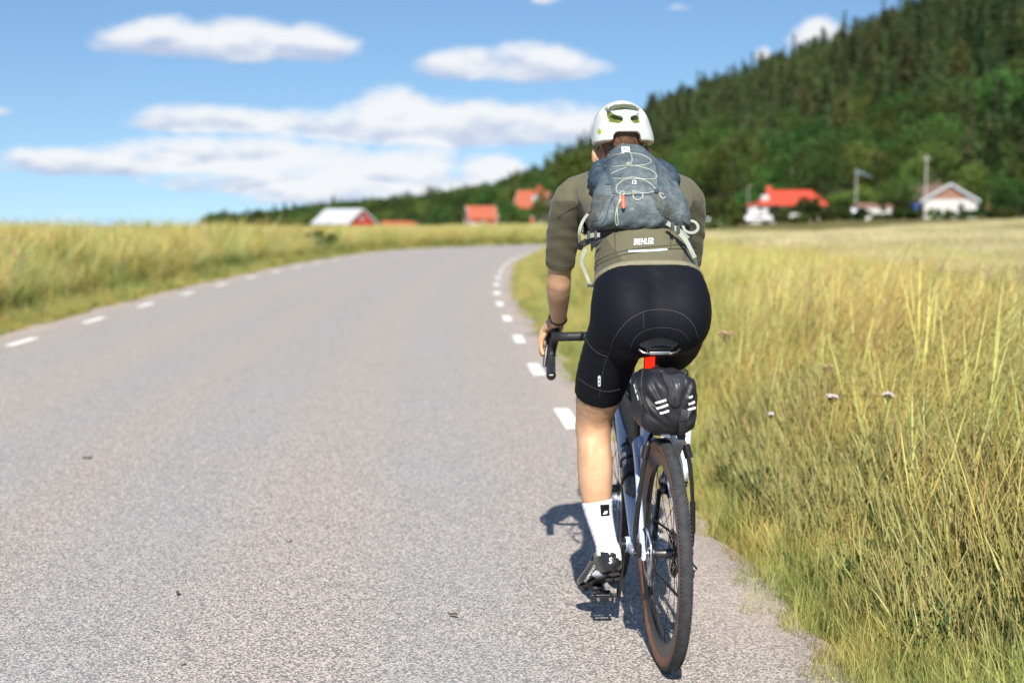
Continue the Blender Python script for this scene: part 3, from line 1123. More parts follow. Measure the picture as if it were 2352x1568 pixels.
def leafy_tree(name, loc, H, Rx, col, seed, label, cat='tree', group=None, **k):
    """a tree of its own with trunk and crown as parts"""
    t = empty(name, loc, label=label, cat=cat, group=group)
    q, cents = leafy_pieces(seed, H, Rx, col, **k)
    link('crown', clump('crown', [q]), t, LEAF)
    limbs(H, cents, seed, .04 * H * .45, k.get('base', .25)).build('trunk', BARK, t)
    return t


CON = [(conifer_mesh('spruce_kind_a', 101, 17, 2.5, .08, 'spruce', (.034, .060, .017)), NEEDLE),
       (conifer_mesh('spruce_kind_b', 102, 20, 2.9, .10, 'spruce', (.028, .052, .016)), NEEDLE),
       (conifer_mesh('spruce_kind_c', 103, 14, 2.4, .06, 'spruce', (.042, .070, .020)), NEEDLE),
       (conifer_mesh('pine_kind_a', 104, 17, 2.9, .42, 'pine', (.044, .066, .022)), NEEDLE),
       (conifer_mesh('pine_kind_b', 105, 15, 3.2, .34, 'pine', (.050, .074, .022)), NEEDLE)]
DEC = [(leafy_mesh('leafy_kind_a', 111, 12, 4.3, (.060, .105, .022)), LEAF),
       (leafy_mesh('leafy_kind_b', 112, 10, 3.8, (.075, .125, .026), base=.15), LEAF),
       (leafy_mesh('leafy_kind_c', 113, 14, 4.2, (.052, .092, .020)), LEAF)]


def build_forest():
    g = np.random.default_rng(21)
    n = 52000
    u = g.uniform(-.215, .60, n); yy = np.sqrt(g.uniform(232 ** 2, 1500 ** 2, n))
    x = u * yy
    H = hill_h(x, yy)
    rr = np.interp(u, RIDGE[:, 0], RIDGE[:, 1]); rb = np.interp(u, RIDGE[:, 0], RIDGE[:, 3])
    t = (yy - rb) / (rr - rb)
    keep = (t > -.02) & (t < 1.18) & (g.uniform(0, 1, n) < np.clip(1.25 - yy / 1700, .4, 1)) & (u * yy < 330)
    x, yy, t, u, H = (a[keep] for a in (x, yy, t, u, H))
    # keep trees apart: one per cell
    cell = np.where(yy < 700, 5.2, 8.0)
    cell = np.where((t < .22) & (yy < 420), 7.0, cell)
    key = np.round(x / cell).astype(int) * 100003 + np.round(yy / cell).astype(int)
    _, first = np.unique(key, return_index=True)
    x, yy, t, u, H = (a[first] for a in (x, yy, t, u, H))
    z = base_h(x, yy) + H - .5
    # conifers above, leaf trees along the foot and in patches
    pat = wob(x * .017 + 2, yy * .013) + .5 * wob(x * .05, yy * .04)
    dark = sstep(.27, .33, u)
    leafy = (g.uniform(0, 1, len(x)) < np.clip(1.05 - t * 2.3, 0, 1) * (1 - .6 * dark) + .16 * (pat > .0) + .9 * (u < .03)) 
    sc = g.uniform(.68, 1.12, len(x)) * (1 + .15 * dark)
    rz = g.uniform(0, 6.28, len(x))
    sc = sc * np.where(leafy & (t < .25), 1.28, 1.0)
    order = np.argsort(yy)
    got = {0: 0, 1: 0, 2: 0}
    rest = {0: [], 1: []}
    names = {0: ('spruce_tree', 'tree', 'dark green pointed spruce on the wooded hill behind the houses', 'spruces on the wooded hill'),
             2: ('pine_tree', 'tree', 'round topped pine with a bare lower trunk on the wooded hill', 'pines on the wooded hill'),
             1: ('leafy_tree', 'tree', 'mid green leafy tree along the foot of the wooded hill', 'leafy trees at the foot of the hill')}
    for i in order:
        k = int(leafy[i])
        pr = (CON, DEC)[k]
        if k == 0: j = int(g.integers(0, 3)) if g.uniform() < .18 + .62 * dark[i] else int(g.integers(2, 5))
        else: j = int(g.integers(0, 3))
        kn = 2 if (k == 0 and j >= 3) else k
        if got[kn] < (290 if k else 150) and abs(x[i]) < yy[i] * .40 and z[i] > -3:
            nm, ct, lb, gr = names[kn]
            me, mt = pr[j]
            if not me.materials: me.materials.append(mt)
            o = link(nm, me)
            o.location = (x[i], yy[i], z[i]); o.rotation_euler = (0, 0, rz[i]); o.scale = (sc[i],) * 3
            tag(o, lb, ct, gr)
            got[kn] += 1
        else:
            rest[k].append((x[i], yy[i], z[i], rz[i], sc[i], j))
    for k, nm in ((0, 'conifer_forest'), (1, 'leafy_wood')):
        A = np.array(rest[k])
        rot = np.zeros((len(A), 3)); rot[:, 2] = A[:, 3]
        stuff_instances(nm, A[:, :3], rot, A[:, 4], A[:, 5].astype(int), (CON, DEC)[k],
                        ('far conifers that read as one mass on the ridge', 'far leaf trees mixed into the conifer forest')[k], 'forest')
    # distant wood on the plain far left, seen over the grass
    n = 900
    u = g.uniform(-.215, .02, n); yy = g.uniform(420, 1000, n)
    k = (g.uniform(0, 1, n) < .85) & (yy > np.interp(u, [-.215, -.19, .02], [860, 640, 360]))
    u, yy = u[k], yy[k]
    P = np.stack([u * yy, yy, base_h(u * yy, yy) + hill_h(u * yy, yy) - .5], 1)
    rot = np.zeros((len(P), 3)); rot[:, 2] = g.uniform(0, 6, len(P))
    stuff_instances('distant_wood', P, rot, g.uniform(.45, .8, len(P)), g.integers(0, 3, len(P)), DEC, 'distant leafy wood at the left end of the ridge', 'forest')


build_forest()


def gpos(px, Y, dz=0.):
    x = (px - 1176) / FPX * Y
    return (x, Y, float(base_h(x, Y)) + float(hill_h(x, Y)) + dz)


leafy_tree('broad_tree', gpos(1366, 188, -.3), 14.4, 9.0, (.052, .072, .013), 201, 'big dark green leafy tree rising behind the rider left shoulder', leaf=.40, nb=40, per=170, base=.05)
leafy_tree('broad_tree', gpos(1462, 205, -.3), 11.0, 5.6, (.052, .086, .018), 202, 'dark leafy tree behind the rider, half hidden by the grey backpack', leaf=.42, nb=20, per=130, base=.1)
for px, Y, H, Rx, cl, lb in (
        (600, 330, 6.2, 4.0, (.036, .062, .016), 'dark round tree farthest left above the grass, beside the long barn'),
        (935, 300, 5.6, 4.2, (.042, .074, .017), 'dark round tree behind the low shed with a tiled roof'),
        (1012, 280, 7.0, 6.5, (.048, .080, .018), 'wide dark tree between the low shed and the small red cottage'),
        (1062, 260, 6.0, 3.2, (.052, .090, .020), 'green tree touching the left wall of the small red cottage'),
        (1160, 232, 6.4, 3.4, (.052, .092, .020), 'green tree just right of the small red cottage'),
        (1196, 215, 4.6, 2.8, (.065, .110, .024), 'light green tree below the white gable of the orange roofed house'),
        (1250, 222, 6.0, 3.4, (.060, .105, .022), 'green tree in front of the orange roofed house'),
        (352, 300, 2.6, 2.6, (.05, .07, .03), 'small dark bush on the far left skyline of the grass'),
        (1648, 216, 5.2, 4.2, (.080, .135, .026), 'bright green tree left of the red roofed cottage'),
        (1700, 226, 6.5, 4.0, (.062, .108, .022), 'green tree standing just behind the left end of the red roofed cottage'),
        (1930, 214, 4.4, 3.4, (.070, .125, .025), 'green tree between the red roofed cottage and the flagpole'),
        (1990, 224, 6.8, 3.8, (.068, .118, .024), 'green tree right behind the white flagpole'),
        (2062, 224, 8.2, 4.6, (.075, .128, .025), 'tall bright green tree left of the wooden utility pole'),
        (2210, 236, 10.5, 4.6, (.066, .115, .022), 'tall green tree behind the white gabled house'),
        (2300, 232, 9.0, 4.2, (.055, .098, .020), 'green tree right of the white gabled house')):
    leafy_tree('leafy_tree', gpos(px, Y, -.3), H, Rx, cl, int(px), lb, leaf=.36, base=.1)
for px, Y, lb in ((1078, 800, 'left rust coloured tree high on the ridge'), (1104, 790, 'right rust coloured tree high on the ridge')):
    leafy_tree('rusty_tree', gpos(px, Y, 1.), 11, 4.5, (.30, .13, .055), int(px), lb, leaf=.8, nb=10, per=60)
for px, Y, H, Rx, lb in (
        (1792, 200, 2.6, 2.0, 'round dark green bush in front of the left half of the red roofed cottage'),
        (1856, 198, 3.3, 2.3, 'larger round dark bush in front of the right end of the red roofed cottage'),
        (1690, 202, 2.0, 1.6, 'low bush in front of the parked car at the red roofed cottage'),
        (1922, 200, 2.2, 2.4, 'dark bush right of the red roofed cottage'),
        (1972, 196, 1.7, 1.8, 'low dark bush in front of the white garage'),
        (2048, 204, 2.8, 2.6, 'dark bush between the white garage and the utility pole'),
        (2085, 200, 1.6, 2.0, 'low bush at the foot of the utility pole'),
        (2150, 207, 1.5, 2.6, 'low bush under the wall of the white gabled house'),
        (2215, 207, 1.4, 2.4, 'low bush below the small window of the white gabled house'),
        (2275, 206, 1.9, 2.6, 'dark bush right of the white gabled house'),
        (2335, 206, 2.3, 3.0, 'dark bush farthest right above the wheat field'),
        (1640, 196, 1.6, 2.4, 'low bush right of the white car beside the rider'),
        (1830, 190, 1.3, 2.6, 'low hedge bush below the gap between the two round bushes'),
        (1890, 190, 1.5, 2.6, 'low hedge bush right of the larger round bush'),
        (2015, 192, 1.2, 2.4, 'low hedge bush in front of the white garage door'),
        (2300, 198, 1.5, 3.0, 'low hedge bush right of the white gabled house, near the field')):
    leafy_tree('bush', gpos(px, Y, -.2), H * 1.15, Rx * 1.1, (.040, .068, .018) if H > 1.65 else (.055, .085, .02), int(px) + 3, lb, 'bush', leaf=.34, nb=16, per=170, base=0.)

# ---------------------------------------------------------------- buildings
FALU = simple('red_paint', (.36, .036, .024), .75, scale=2.)
WHITE = simple('white_paint', (.48, .47, .46), .6, vary=.05, scale=1.)
CREAM = simple('pale_render', (.50, .49, .475), .7, vary=.06, scale=1.)
SHEET = simple('grey_sheet_roof', (.50, .51, .54), .45, vary=.06, scale=1.)
TILE = simple('orange_tiles', (.34, .085, .040), .7, vary=.15, scale=3.)
TILE_RED = simple('red_tiles', (.47, .058, .028), .6, vary=.1, scale=3.)
DARK_ROOF = simple('brown_roof', (.12, .075, .06), .7)
BROWNWALL = simple('brown_cladding', (.26, .13, .09), .7)
GLASS = simple('window_glass', (.02, .025, .03), .08, vary=.0, spec=.8)
POLE_W = simple('weathered_wood', (.42, .39, .36), .8)
BLUE = simple('blue_tarpaulin', (.03, .06, .17), .5)
ROOFEDGE = simple('grey_fascia', (.5, .5, .5), .6)
RUBBER = simple('dark_rubber', (.018, .018, .019), .75)


def house(name, label, loc, rz, L, W, hw, hr, wall, roof, windows=(), chimney=None, door=None, over=.35, cat='house', trim=None, gable=None, hip=0.):
    """gabled house, ridge along local x; gable ends at x = +-L/2; local -y faces the front"""
    t = empty(name, loc, (0, 0, rz), label, cat)
    m = MB()
    x, y = L / 2, W / 2
    v = [(-x, -y, -.8), (x, -y, -.8), (x, y, -.8), (-x, y, -.8), (-x, -y, hw), (x, -y, hw), (x, y, hw), (-x, y, hw), (-x + hip, 0, hr), (x - hip, 0, hr)]
    m.add(v, [(0, 1, 5, 4), (2, 3, 7, 6), (1, 2, 6, 9, 5), (3, 0, 4, 8, 7), (0, 3, 2, 1), (4, 5, 9, 8), (6, 7, 8, 9)])
    m.build('wall', wall, t, angle=20)
    sl = (hr - hw) / y
    for sgn in (-1, 1):
        q = MB()
        xe = x + over; ye = y + over
        ze = hw - sl * over
        a = [(-xe, sgn * ye, ze + .05), (xe, sgn * ye, ze + .05), (xe - hip * 1.05, sgn * .0, hr + .06), (-xe + hip * 1.05, sgn * .0, hr + .06)]
        b = [(p[0], p[1], p[2] + .16) for p in a]
        f = [(0, 1, 2, 3), (4, 5, 6, 7), (0, 1, 5, 4), (1, 2, 6, 5), (2, 3, 7, 6), (3, 0, 4, 7)]
        q.add(a + b, f)
        q.build('roof', roof, t, angle=20)
    if hip:
        for sgn in (-1, 1):
            q = MB(); xe = x + over
            a = [(sgn * xe, -y - over, hw - sl * over + .06), (sgn * xe, y + over, hw - sl * over + .06), (sgn * (xe - hip * 1.05), 0, hr + .07)]
            q.add(a + [(p[0], p[1], p[2] + .16) for p in a], [(0, 1, 2), (3, 4, 5), (0, 1, 4, 3), (1, 2, 5, 4), (2, 0, 3, 5)])
            q.build('roof_end', roof, t, angle=20)
    elif trim is not None:
        for sx in (-1, 1):
            for sy in (-1, 1):
                q = MB()
                xe = sx * (x + over + .03)
                ze = hw - sl * over
                a = [(xe, sy * (y + over + .02), ze - .10), (xe, sy * (y + over + .02), ze + .26), (xe, 0, hr + .27), (xe, 0, hr - .09)]
                b = [(p[0] - sx * .06, p[1], p[2]) for p in a]
                q.add(a + b, [(0, 1, 2, 3), (4, 5, 6, 7), (0, 1, 5, 4), (1, 2, 6, 5), (2, 3, 7, 6), (3, 0, 4, 7)])
                q.build('barge_board', trim, t, angle=20)
        for sx in (-1, 1):
            for sy in (-1, 1):
                MB().box((sx * (x + .012), sy * (y + .012), hw / 2 - .4), (.2, .2, hw + .7)).build('corner_board', trim, t)
    if gable is not None:
        for sx in (-1, 1):
            q = MB(); k = .86
            a = [(sx * (x + .04), -y * k, hw + .12), (sx * (x + .04), y * k, hw + .12), (sx * (x + .04), 0, hr - .35)]
            q.add(a + [(p[0] - sx * .03, p[1], p[2]) for p in a], [(0, 1, 2), (3, 4, 5), (0, 1, 4, 3), (1, 2, 5, 4), (2, 0, 3, 5)])
            q.build('gable_cladding', gable, t, angle=20)
    for (face, u, z, w, h) in windows:
        ax, nx = {'f': ((1, 0), (0, -1)), 'b': ((1, 0), (0, 1)), 'r': ((0, 1), (1, 0)), 'l': ((0, 1), (-1, 0))}[face]
        off = (y if face in 'fb' else x)
        c = (ax[0] * u + nx[0] * (off + .02), ax[1] * u + nx[1] * (off + .02), z)
        def bx(cc, wd, hd, dp, nm, mt, par):
            sz = (wd if ax[0] else dp, wd if ax[1] else dp, hd)
            return MB().box(cc, sz).build(nm, mt, par)
        fr = MB()
        for (du, dzz, ww, hh) in ((-w / 2, 0, .12, h + .12), (w / 2, 0, .12, h + .12), (0, -h / 2, w - .12, .12), (0, h / 2, w - .12, .12), (0, 0, .07, h - .12)):
            cc = (c[0] + ax[0] * du, c[1] + ax[1] * du, z + dzz)
            fr.box(cc, (ww if ax[0] else .1, ww if ax[1] else .1, hh))
        wo = fr.build('window', WHITE, t)
        bx(c, w - .1, h - .1, .04, 'pane', GLASS, wo)
    if door:
        face, u, w, h, mt = door
        yy = -y - .03 if face == 'f' else 0
        c = (u, -y - .03, h / 2 - .05) if face == 'f' else (x + .03, u, h / 2 - .05)
        MB().box(c, (w if face == 'f' else .08, .08 if face == 'f' else w, h)).build('door', mt, t)
    if chimney:
        cx, ch, mt = chimney
        MB().box((cx, .0, hr + ch / 2 - .3), (.7, .6, ch + .6), bev=.02).box((cx, 0, hr + ch + .06), (.84, .74, .12), bev=.02).build('chimney', mt, t)
    return t


house('barn', 'long red barn with a pale grey roof and white trimmed gable', gpos(792, 300), R(-52), 14, 6.6, 2.3, 5.05, FALU, SHEET,
      [('r', 0, 3.2, .8, .7)], None, ('r', .6, 2.2, 2.2, FALU), .5, 'barn', WHITE)
house('shed', 'low shed with a faded orange roof between barn and cottage', gpos(918, 285), R(6), 6.6, 4.2, 1.3, 2.35, CREAM, TILE,
      [('f', -1.2, .6, .7, .5)], None, ('f', 1.2, .9, 1.2, FALU), .3, 'shed')
house('cottage', 'small red cottage with orange tiled roof and white window', gpos(1104, 218), R(14), 4.0, 3.2, 2.5, 4.15, FALU, TILE,
      [('f', .1, 1.35, 1.05, 1.15), ('l', 0, 1.4, .8, 1.0)], None, ('f', -1.35, .8, 1.9, WHITE), .3, 'house', WHITE)
t_h = house('house', 'white house with steep orange roof on the slope behind trees', gpos(1226, 240), R(-24), 5.0, 4.2, 4.7, 7.2, WHITE, TILE,
            [('l', 0, 5.0, .8, 1.0), ('f', 0, 3.6, 1., 1.2), ('r', 0, 5.0, .9, 1.0)], (1.0, .9, TILE), None, .4, 'house', WHITE)
MB().box((1.2, -.9, 6.0), (1.5, 1.9, 1.3)).build('dormer', WHITE, t_h)
q = MB(); q.add([(.2, -2.0, 6.6), (2.2, -2.0, 6.6), (1.2, -2.0, 7.4), (.2, .2, 6.6), (2.2, .2, 6.6), (1.2, .2, 7.4)],
                [(0, 1, 2), (3, 5, 4), (0, 3, 4, 1), (1, 4, 5, 2), (2, 5, 3, 0)]); q.build('dormer_roof', TILE, t_h, angle=20)
t_c = house('house', 'low white house with a bright red hipped roof and chimney', gpos(1812, 212), R(-4), 9.0, 7.0, 2.5, 4.35, WHITE, TILE_RED,
            [('f', -3.2, 1.5, 1.0, 1.2), ('f', -.8, 1.5, 1.3, 1.2), ('f', 2.2, 1.5, 1.3, 1.2)], (-3.2, .75, TILE_RED), ('f', -2.0, .9, 2.0, FALU), .5, 'house', hip=1.9)
MB().box((-5.4, -1.2, .75), (2.0, 3.6, 2.9)).build('porch', WHITE, t_c)
q = MB(); q.add([(-6.7, -3.4, 2.1), (-4.2, -3.4, 2.8), (-4.2, 1.2, 2.8), (-6.7, 1.2, 2.1), (-6.7, -3.4, 2.28), (-4.2, -3.4, 3.0), (-4.2, 1.2, 3.0), (-6.7, 1.2, 2.28)],
                [(0, 3, 2, 1), (4, 5, 6, 7), (0, 1, 5, 4), (1, 2, 6, 5), (2, 3, 7, 6), (3, 0, 4, 7)]); q.build('porch_roof', TILE_RED, t_c, angle=20)
MB().box((-4.0, -2.2, 3.35), (1.1, 1.3, .9)).build('dormer', WHITE, t_c)
house('house', 'white gabled house with brown gable top and one dark window', gpos(2178, 218), R(-107), 9.0, 7.4, 2.75, 5.0, CREAM, SHEET,
      [('r', 1.55, 1.7, .95, 1.1)], None, None, .55, 'house', SHEET, BROWNWALL)
house('house', 'dark brown roof with a chimney behind the white gabled house', gpos(2140, 236), R(2), 7.5, 6, 2.6, 5.2, BROWNWALL, DARK_ROOF,
      [('f', -2.4, 1.4, 1., 1.1)], (.4, .6, DARK_ROOF), None, .4, 'house')
house('garage', 'small white garage with a flat brown roof among the bushes', gpos(1997, 205), R(4), 4.6, 4, 1.75, 2.1, WHITE, BROWNWALL,
      [], None, ('f', .8, 2.0, 1.5, WHITE), .2, 'garage')
house('shed', 'blue tarpaulin covered shed left of the white gabled house', gpos(2106, 222), R(8), 2.2, 2.0, 1.6, 2.2, BLUE, BLUE, [], None, None, .15, 'shed')


def pole(name, px, Y, top, r0, r1, mat, label, cat):
    p = gpos(px, Y)
    t = empty(name, p, label=label, cat=cat)
    h = top - p[2]
    m = MB(); m.sweep([(0, 0, -.5), (0, 0, h * .5), (0, 0, h)], [r0, (r0 + r1) / 2, r1], n=10)
    m.build('pole', mat, t)
    return t, h


tp, hp = pole('flagpole', 1962, 210, 7.9, .075, .05, WHITE, 'white flagpole with a thin blue pennant in front of the trees', 'flagpole')
MB().lathe((0, 0, hp), (0, 0, 1), [(0, .05), (.06, .09), (.14, .09), (.2, 0)], 10).build('finial', WHITE, tp)
q = MB()
nv = 9
pv = []
for i in range(nv + 1):
    f = i / nv
    for s in (-1, 1):
        pv.append((.06 + 2.6 * f, .12 * sin(f * 7), hp - .35 - 1.1 * f ** 1.6 + s * .17 * (1 - f)))
q.add(pv, [(2 * i, 2 * i + 1, 2 * i + 3, 2 * i + 2) for i in range(nv)])
q.build('pennant', simple('faded_pennant', (.12, .22, .26), .6), tp)
tp, hp = pole('utility_pole', 2121, 204, 9.75, .12, .09, POLE_W, 'tall weathered wooden utility pole left of the white gabled house', 'pole')
MB().box((0, 0, hp - .5), (1.3, .09, .11)).build('cross_arm', POLE_W, tp)
for sx in (-.55, 0, .55):
    MB().lathe((sx, 0, hp - .44), (0, 0, 1), [(0, .02), (.05, .05), (.1, .04), (.16, .05), (.2, 0)], 8).build('insulator', GLASS, tp)
tp, hp = pole('lamp_post', 1716, 222, 5.7, .06, .045, POLE_W, 'thin grey post left of the red roofed cottage', 'post')
MB().box((.3, 0, hp - .02), (.7, .14, .09), bev=.02).build('lamp_head', POLE_W, tp)


def car(px, Y, rz, label, col):
    t = empty('parked_car', gpos(px, Y), (0, 0, rz), label, 'car')
    paint = simple('car_paint', col, .3, vary=.02, coat=.6)
    P = [(-2.1, .55, .72), (-1.9, .80, .80), (-.6, .84, .84), (.9, .84, .84), (1.8, .76, .8), (2.1, .6, .7)]
    m = MB(); m.sweep([(x, 0, .32 + zz / 2) for x, zz, w in P], [w for x, zz, w in P], [zz / 2 for x, zz, w in P], n=16)
    m.build('body', paint, t)
    C = [(-1.7, .78, .05), (-1.2, .74, .3), (-.3, .70, .40), (.4, .68, .38), (1.25, .72, .04)]
    m = MB(); m.sweep([(x, 0, .98 + h * .6) for x, w, h in C], [w for x, w, h in C], [h + .05 for x, w, h in C], n=16)
    cb = m.build('cabin', paint, t)
    for s in (-1, 1):
        MB().box((-.2, s * .70, 1.2), (1.7, .05, .3), bev=.02).build('side_window', GLASS, cb)
    for sx in (-1.3, 1.3):
        for sy in (-1, 1):
            m = MB(); m.ring((sx, sy * .74, .31), (0, 1, 0), .2, [(-.1, -.02), (-.1, .1), (.1, .1), (.1, -.02)], 20)
            w = m.build('wheel', RUBBER, t)
            m = MB(); m.lathe((sx, sy * .77, .31), (0, sy, 0), [(.04, 0), (.03, .12), (0, .19)], 16); m.build('rim', SHEET, w)
    for sy in (-1, 1):
        MB().box((2.02, sy * .45, .7), (.1, .26, .14), bev=.02).build('headlight', GLASS, t)
        MB().box((-2.04, sy * .45, .75), (.08, .24, .14), bev=.02).build('tail_light', FALU, t)
    return t


car(1618, 203, R(8), 'white car parked on the left, just right of the rider', (.8, .8, .8))
car(1738, 204, R(14), 'pale car parked in front of the low red roofed house', (.7, .7, .72))
car(1955, 203, R(80), 'white car parked left of the small white garage', (.78, .78, .8))
t = empty('red_post', gpos(1222, 200), label='red painted post below the orange roofed house', cat='post')
MB().box((0, 0, 1.2), (.35, .35, 2.6), bev=.03).build('shaft', TILE_RED, t)
MB().box((0, 0, 2.55), (.5, .5, .12), bev=.03).build('cap', WHITE, t)

# ---------------------------------------------------------------- plants one can tell apart beside the road
UMBEL = simple('yarrow_flowers', (.44, .36, .34), .8, vary=.1, scale=90.)
UMBEL_DRY = simple('dry_umbel', (.34, .24, .13), .9, vary=.25, scale=60.)
STEM = simple('green_stem', (.13, .15, .04), .7)


def umbel_plant(name, loc, h, rad, mat, label, seed, lean=(.1, 0), cat='flower'):
    g = np.random.default_rng(seed)
    t = empty(name, loc, label=label, cat=cat)
    top = np.array([lean[0] * h, lean[1] * h, h])
    m = MB()
    m.sweep([(0, 0, -.05), tuple(top * .5 + [-.02, .01, 0]), tuple(top)], [.0026, .0022, .0018], n=6)
    fl = MB()
    for i in range(26):
        a = g.uniform(0, 2 * pi); r = rad * sqrt(g.uniform(0, 1))
        p = top + [r * cos(a), r * sin(a), .012 - 1.2 * r * r / rad * .25 + g.normal(0, .002)]
        m.sweep([tuple(top - [0, 0, rad * .9]), tuple(p)], [.001, .0008], n=4)
        fl.lathe(tuple(p), (0, 0, 1), [(0, .003), (.003, .0075), (.007, .0065), (.009, 0)], 7)
    m.build('stem', STEM if mat is UMBEL else UMBEL_DRY, t)
    fl.build('flower_head', mat, t)
    return t


for px, py, Y, rad, lb, mt in ((1915, 917, 5.7, .024, 'pale pink yarrow, left of the two flower heads in the tall grass', UMBEL),
                               (2046, 914, 5.6, .021, 'pale pink yarrow, right of the two flower heads in the tall grass', UMBEL),
                               (1778, 958, 6.6, .015, 'small pale flower head low in the grass beside the black bag', UMBEL),
                               (1668, 768, 7.0, .045, 'brown dry umbel close to the rider right hip', UMBEL_DRY),
                               (1905, 845, 7.4, .032, 'brown dry seed head in the meadow above the yarrow', UMBEL_DRY)):
    x = (px - 1176) / FPX * Y
    gz = float(ground_h(np.array([x]), np.array([Y]))[0])
    z = CAM_H - (py - HOR) / FPX * Y
    umbel_plant('yarrow' if mt is UMBEL else 'dry_umbel', (x - .1 * (z - gz), Y, gz), z - gz, rad, mt, lb, int(px))
for px, Y, h, lb in ((8, 17.0, 1.12, 'tall brown umbel plant farthest left at the road edge'), (40, 17.4, .95, 'shorter brown umbel plant beside the first dash on the left'),
                     (62, 18.6, .85, 'brown umbel plant in the grass left of the road, third from the picture edge')):
    x = (px - 1176) / FPX * Y
    gz = float(ground_h(np.array([x]), np.array([Y]))[0])
    umbel_plant('umbel_plant', (x - .25, Y + .4, gz), h, .10, UMBEL_DRY, lb, int(px) + 9, (.08, .02), 'plant')
for px, Y, H, Rx, lb in ((752, 47, .95, .85, 'dark green bush at the left road edge before the bend'), (182, 22.5, .95, .22, 'dark leafy weed standing out of the grass on the left'),
                         (508, 33, .7, .5, 'low dark green bush at the left road edge')):
    x = (px - 1176) / FPX * Y
    gz = float(ground_h(np.array([x]), np.array([Y]))[0])
    leafy_tree('roadside_bush', (x - .5, Y + .5, gz), H, Rx, (.05, .09, .02), int(px), lb, 'bush', leaf=.11, nb=8, per=90, base=0.)
for px, py, Y, H, Rx, lb in ((1908, 690, 9.5, .92, .10, 'leafy green weed in the golden grass, upper of two'), (1868, 745, 8.4, .74, .09, 'leafy green weed in the golden grass, lower of two'),
                             (2050, 1180, 5.35, .40, .09, 'grey green leafy weed near the road edge below the yarrow')):
    x = (px - 1176) / FPX * Y
    gz = float(ground_h(np.array([x]), np.array([Y]))[0])
    leafy_tree('leafy_weed', (x, Y, gz), H, Rx, (.10, .16, .05), int(px), lb, 'weed', leaf=.032, nb=9, per=40, base=.2)
# bits of litter on the road: dry leaves and a pebble or two
LEAFDRY = simple('dry_leaf', (.10, .055, .03), .8, vary=.3)
STONE = simple('loose_stone', (.24, .22, .21), .8, vary=.3)
for px, py, r, lb, nm in ((202, 1057, .034, 'dry curled leaf lying on the road at mid left', 'dry_leaf'), (408, 1369, .022, 'small dark leaf lying on the road at the lower left', 'dry_leaf'),
                          (1040, 1420, .022, 'dark twig bit on the road left of the front pedal shadow', 'dry_leaf'),
                          (662, 1246, .016, 'pale loose stone on the road, mid distance', 'loose_stone'), (420, 1530, .010, 'pale loose stone at the bottom of the road', 'loose_stone')):
    v_ = (py - 784) / FPX; dz_ = -(sin(PITCH) + v_ * cos(PITCH)); t_ = CAM_H / -dz_
    x, y = (px - 1176) / FPX * t_, (cos(PITCH) - v_ * sin(PITCH)) * t_
    g = np.random.default_rng(int(px)); m = MB()
    if nm == 'dry_leaf':
        k = 7; top = []; 
        for i in range(k):
            f = i / (k - 1); w = r * .38 * sin(pi * min(.97, f + .03)) + .001
            for s_ in (-1, 0, 1): top.append((r * (f - .5) * 2, s_ * w, .010 + r * .22 * abs(s_) + .10 * r * sin(f * 6)))
        fcs = [(3 * i + j, 3 * i + j + 1, 3 * i + j + 4, 3 * i + j + 3) for i in range(k - 1) for j in (0, 1)]
        m.add(top, fcs)
    else:
        m.lathe((0, 0, .004), (.2, .1, 1), [(-.003, 0), (0, r * .8), (r * .5, r), (r * .9, r * .6), (r * 1.05, 0)], 7)
    o = m.build(nm, LEAFDRY if nm == 'dry_leaf' else STONE, None)
    o.location = (x, y, .004); o.rotation_euler = (0, 0, g.uniform(0, 3))
    tag(o, lb, 'leaf' if nm == 'dry_leaf' else 'stone')

# ---------------------------------------------------------------- bicycle (local frame: x right, y forward, z up, origin under the rear tyre)
BLOC = (.462, 4.25, .004)
BROT = (0, R(-.35), R(5.0))
FRAME = simple('pale_blue_paint', (.46, .56, .76), .28, vary=.02, coat=.5)
BLACK = simple('black_alloy', (.012, .012, .014), .32, vary=.1)
CARBON = simple('black_carbon', (.016, .016, .018), .38, vary=.2, scale=60.)
TAPE = simple('bar_tape', (.014, .015, .018), .6, bump=.3, bscale=300.)
STEEL = simple('bright_steel', (.52, .52, .53), .28, 1.0, vary=.08)
DARKSTEEL = simple('dark_steel', (.10, .10, .10), .38, .9, vary=.2)
TREAD = simple('tyre_tread', (.030, .031, .034), .85, vary=.35, scale=50., bump=.5, bscale=400.)
TAN = simple('tan_sidewall', (.19, .085, .048), .7, vary=.2, scale=40.)
REDP = simple('red_seatpost', (.85, .035, .015), .3, vary=.03, coat=.4)
WHITEP = simple('white_print', (.85, .86, .87), .5, vary=.02)
REFLECT = simple('reflective_print', (.62, .76, .82), .35, vary=.03)
NYLON = simple('black_nylon', (.012, .012, .014), .55, vary=.2, scale=80., bump=.35, bscale=500.)

bike = empty('bicycle', BLOC, BROT, 'pale blue gravel bicycle with black drop bar and tan walled tyres', 'bicycle')
TR = .35          # outer tyre radius


def tyre_profile(w=.0205, h=.040):
    return [(-.0125, -.003), (-.0165, .008), (-w, .020), (-w * .93, .029), (-w * .6, .0375), (-w * .25, h), (w * .25, h), (w * .6, .0375), (w * .93, .029), (w, .020), (.0165, .008), (.0125, -.003)]


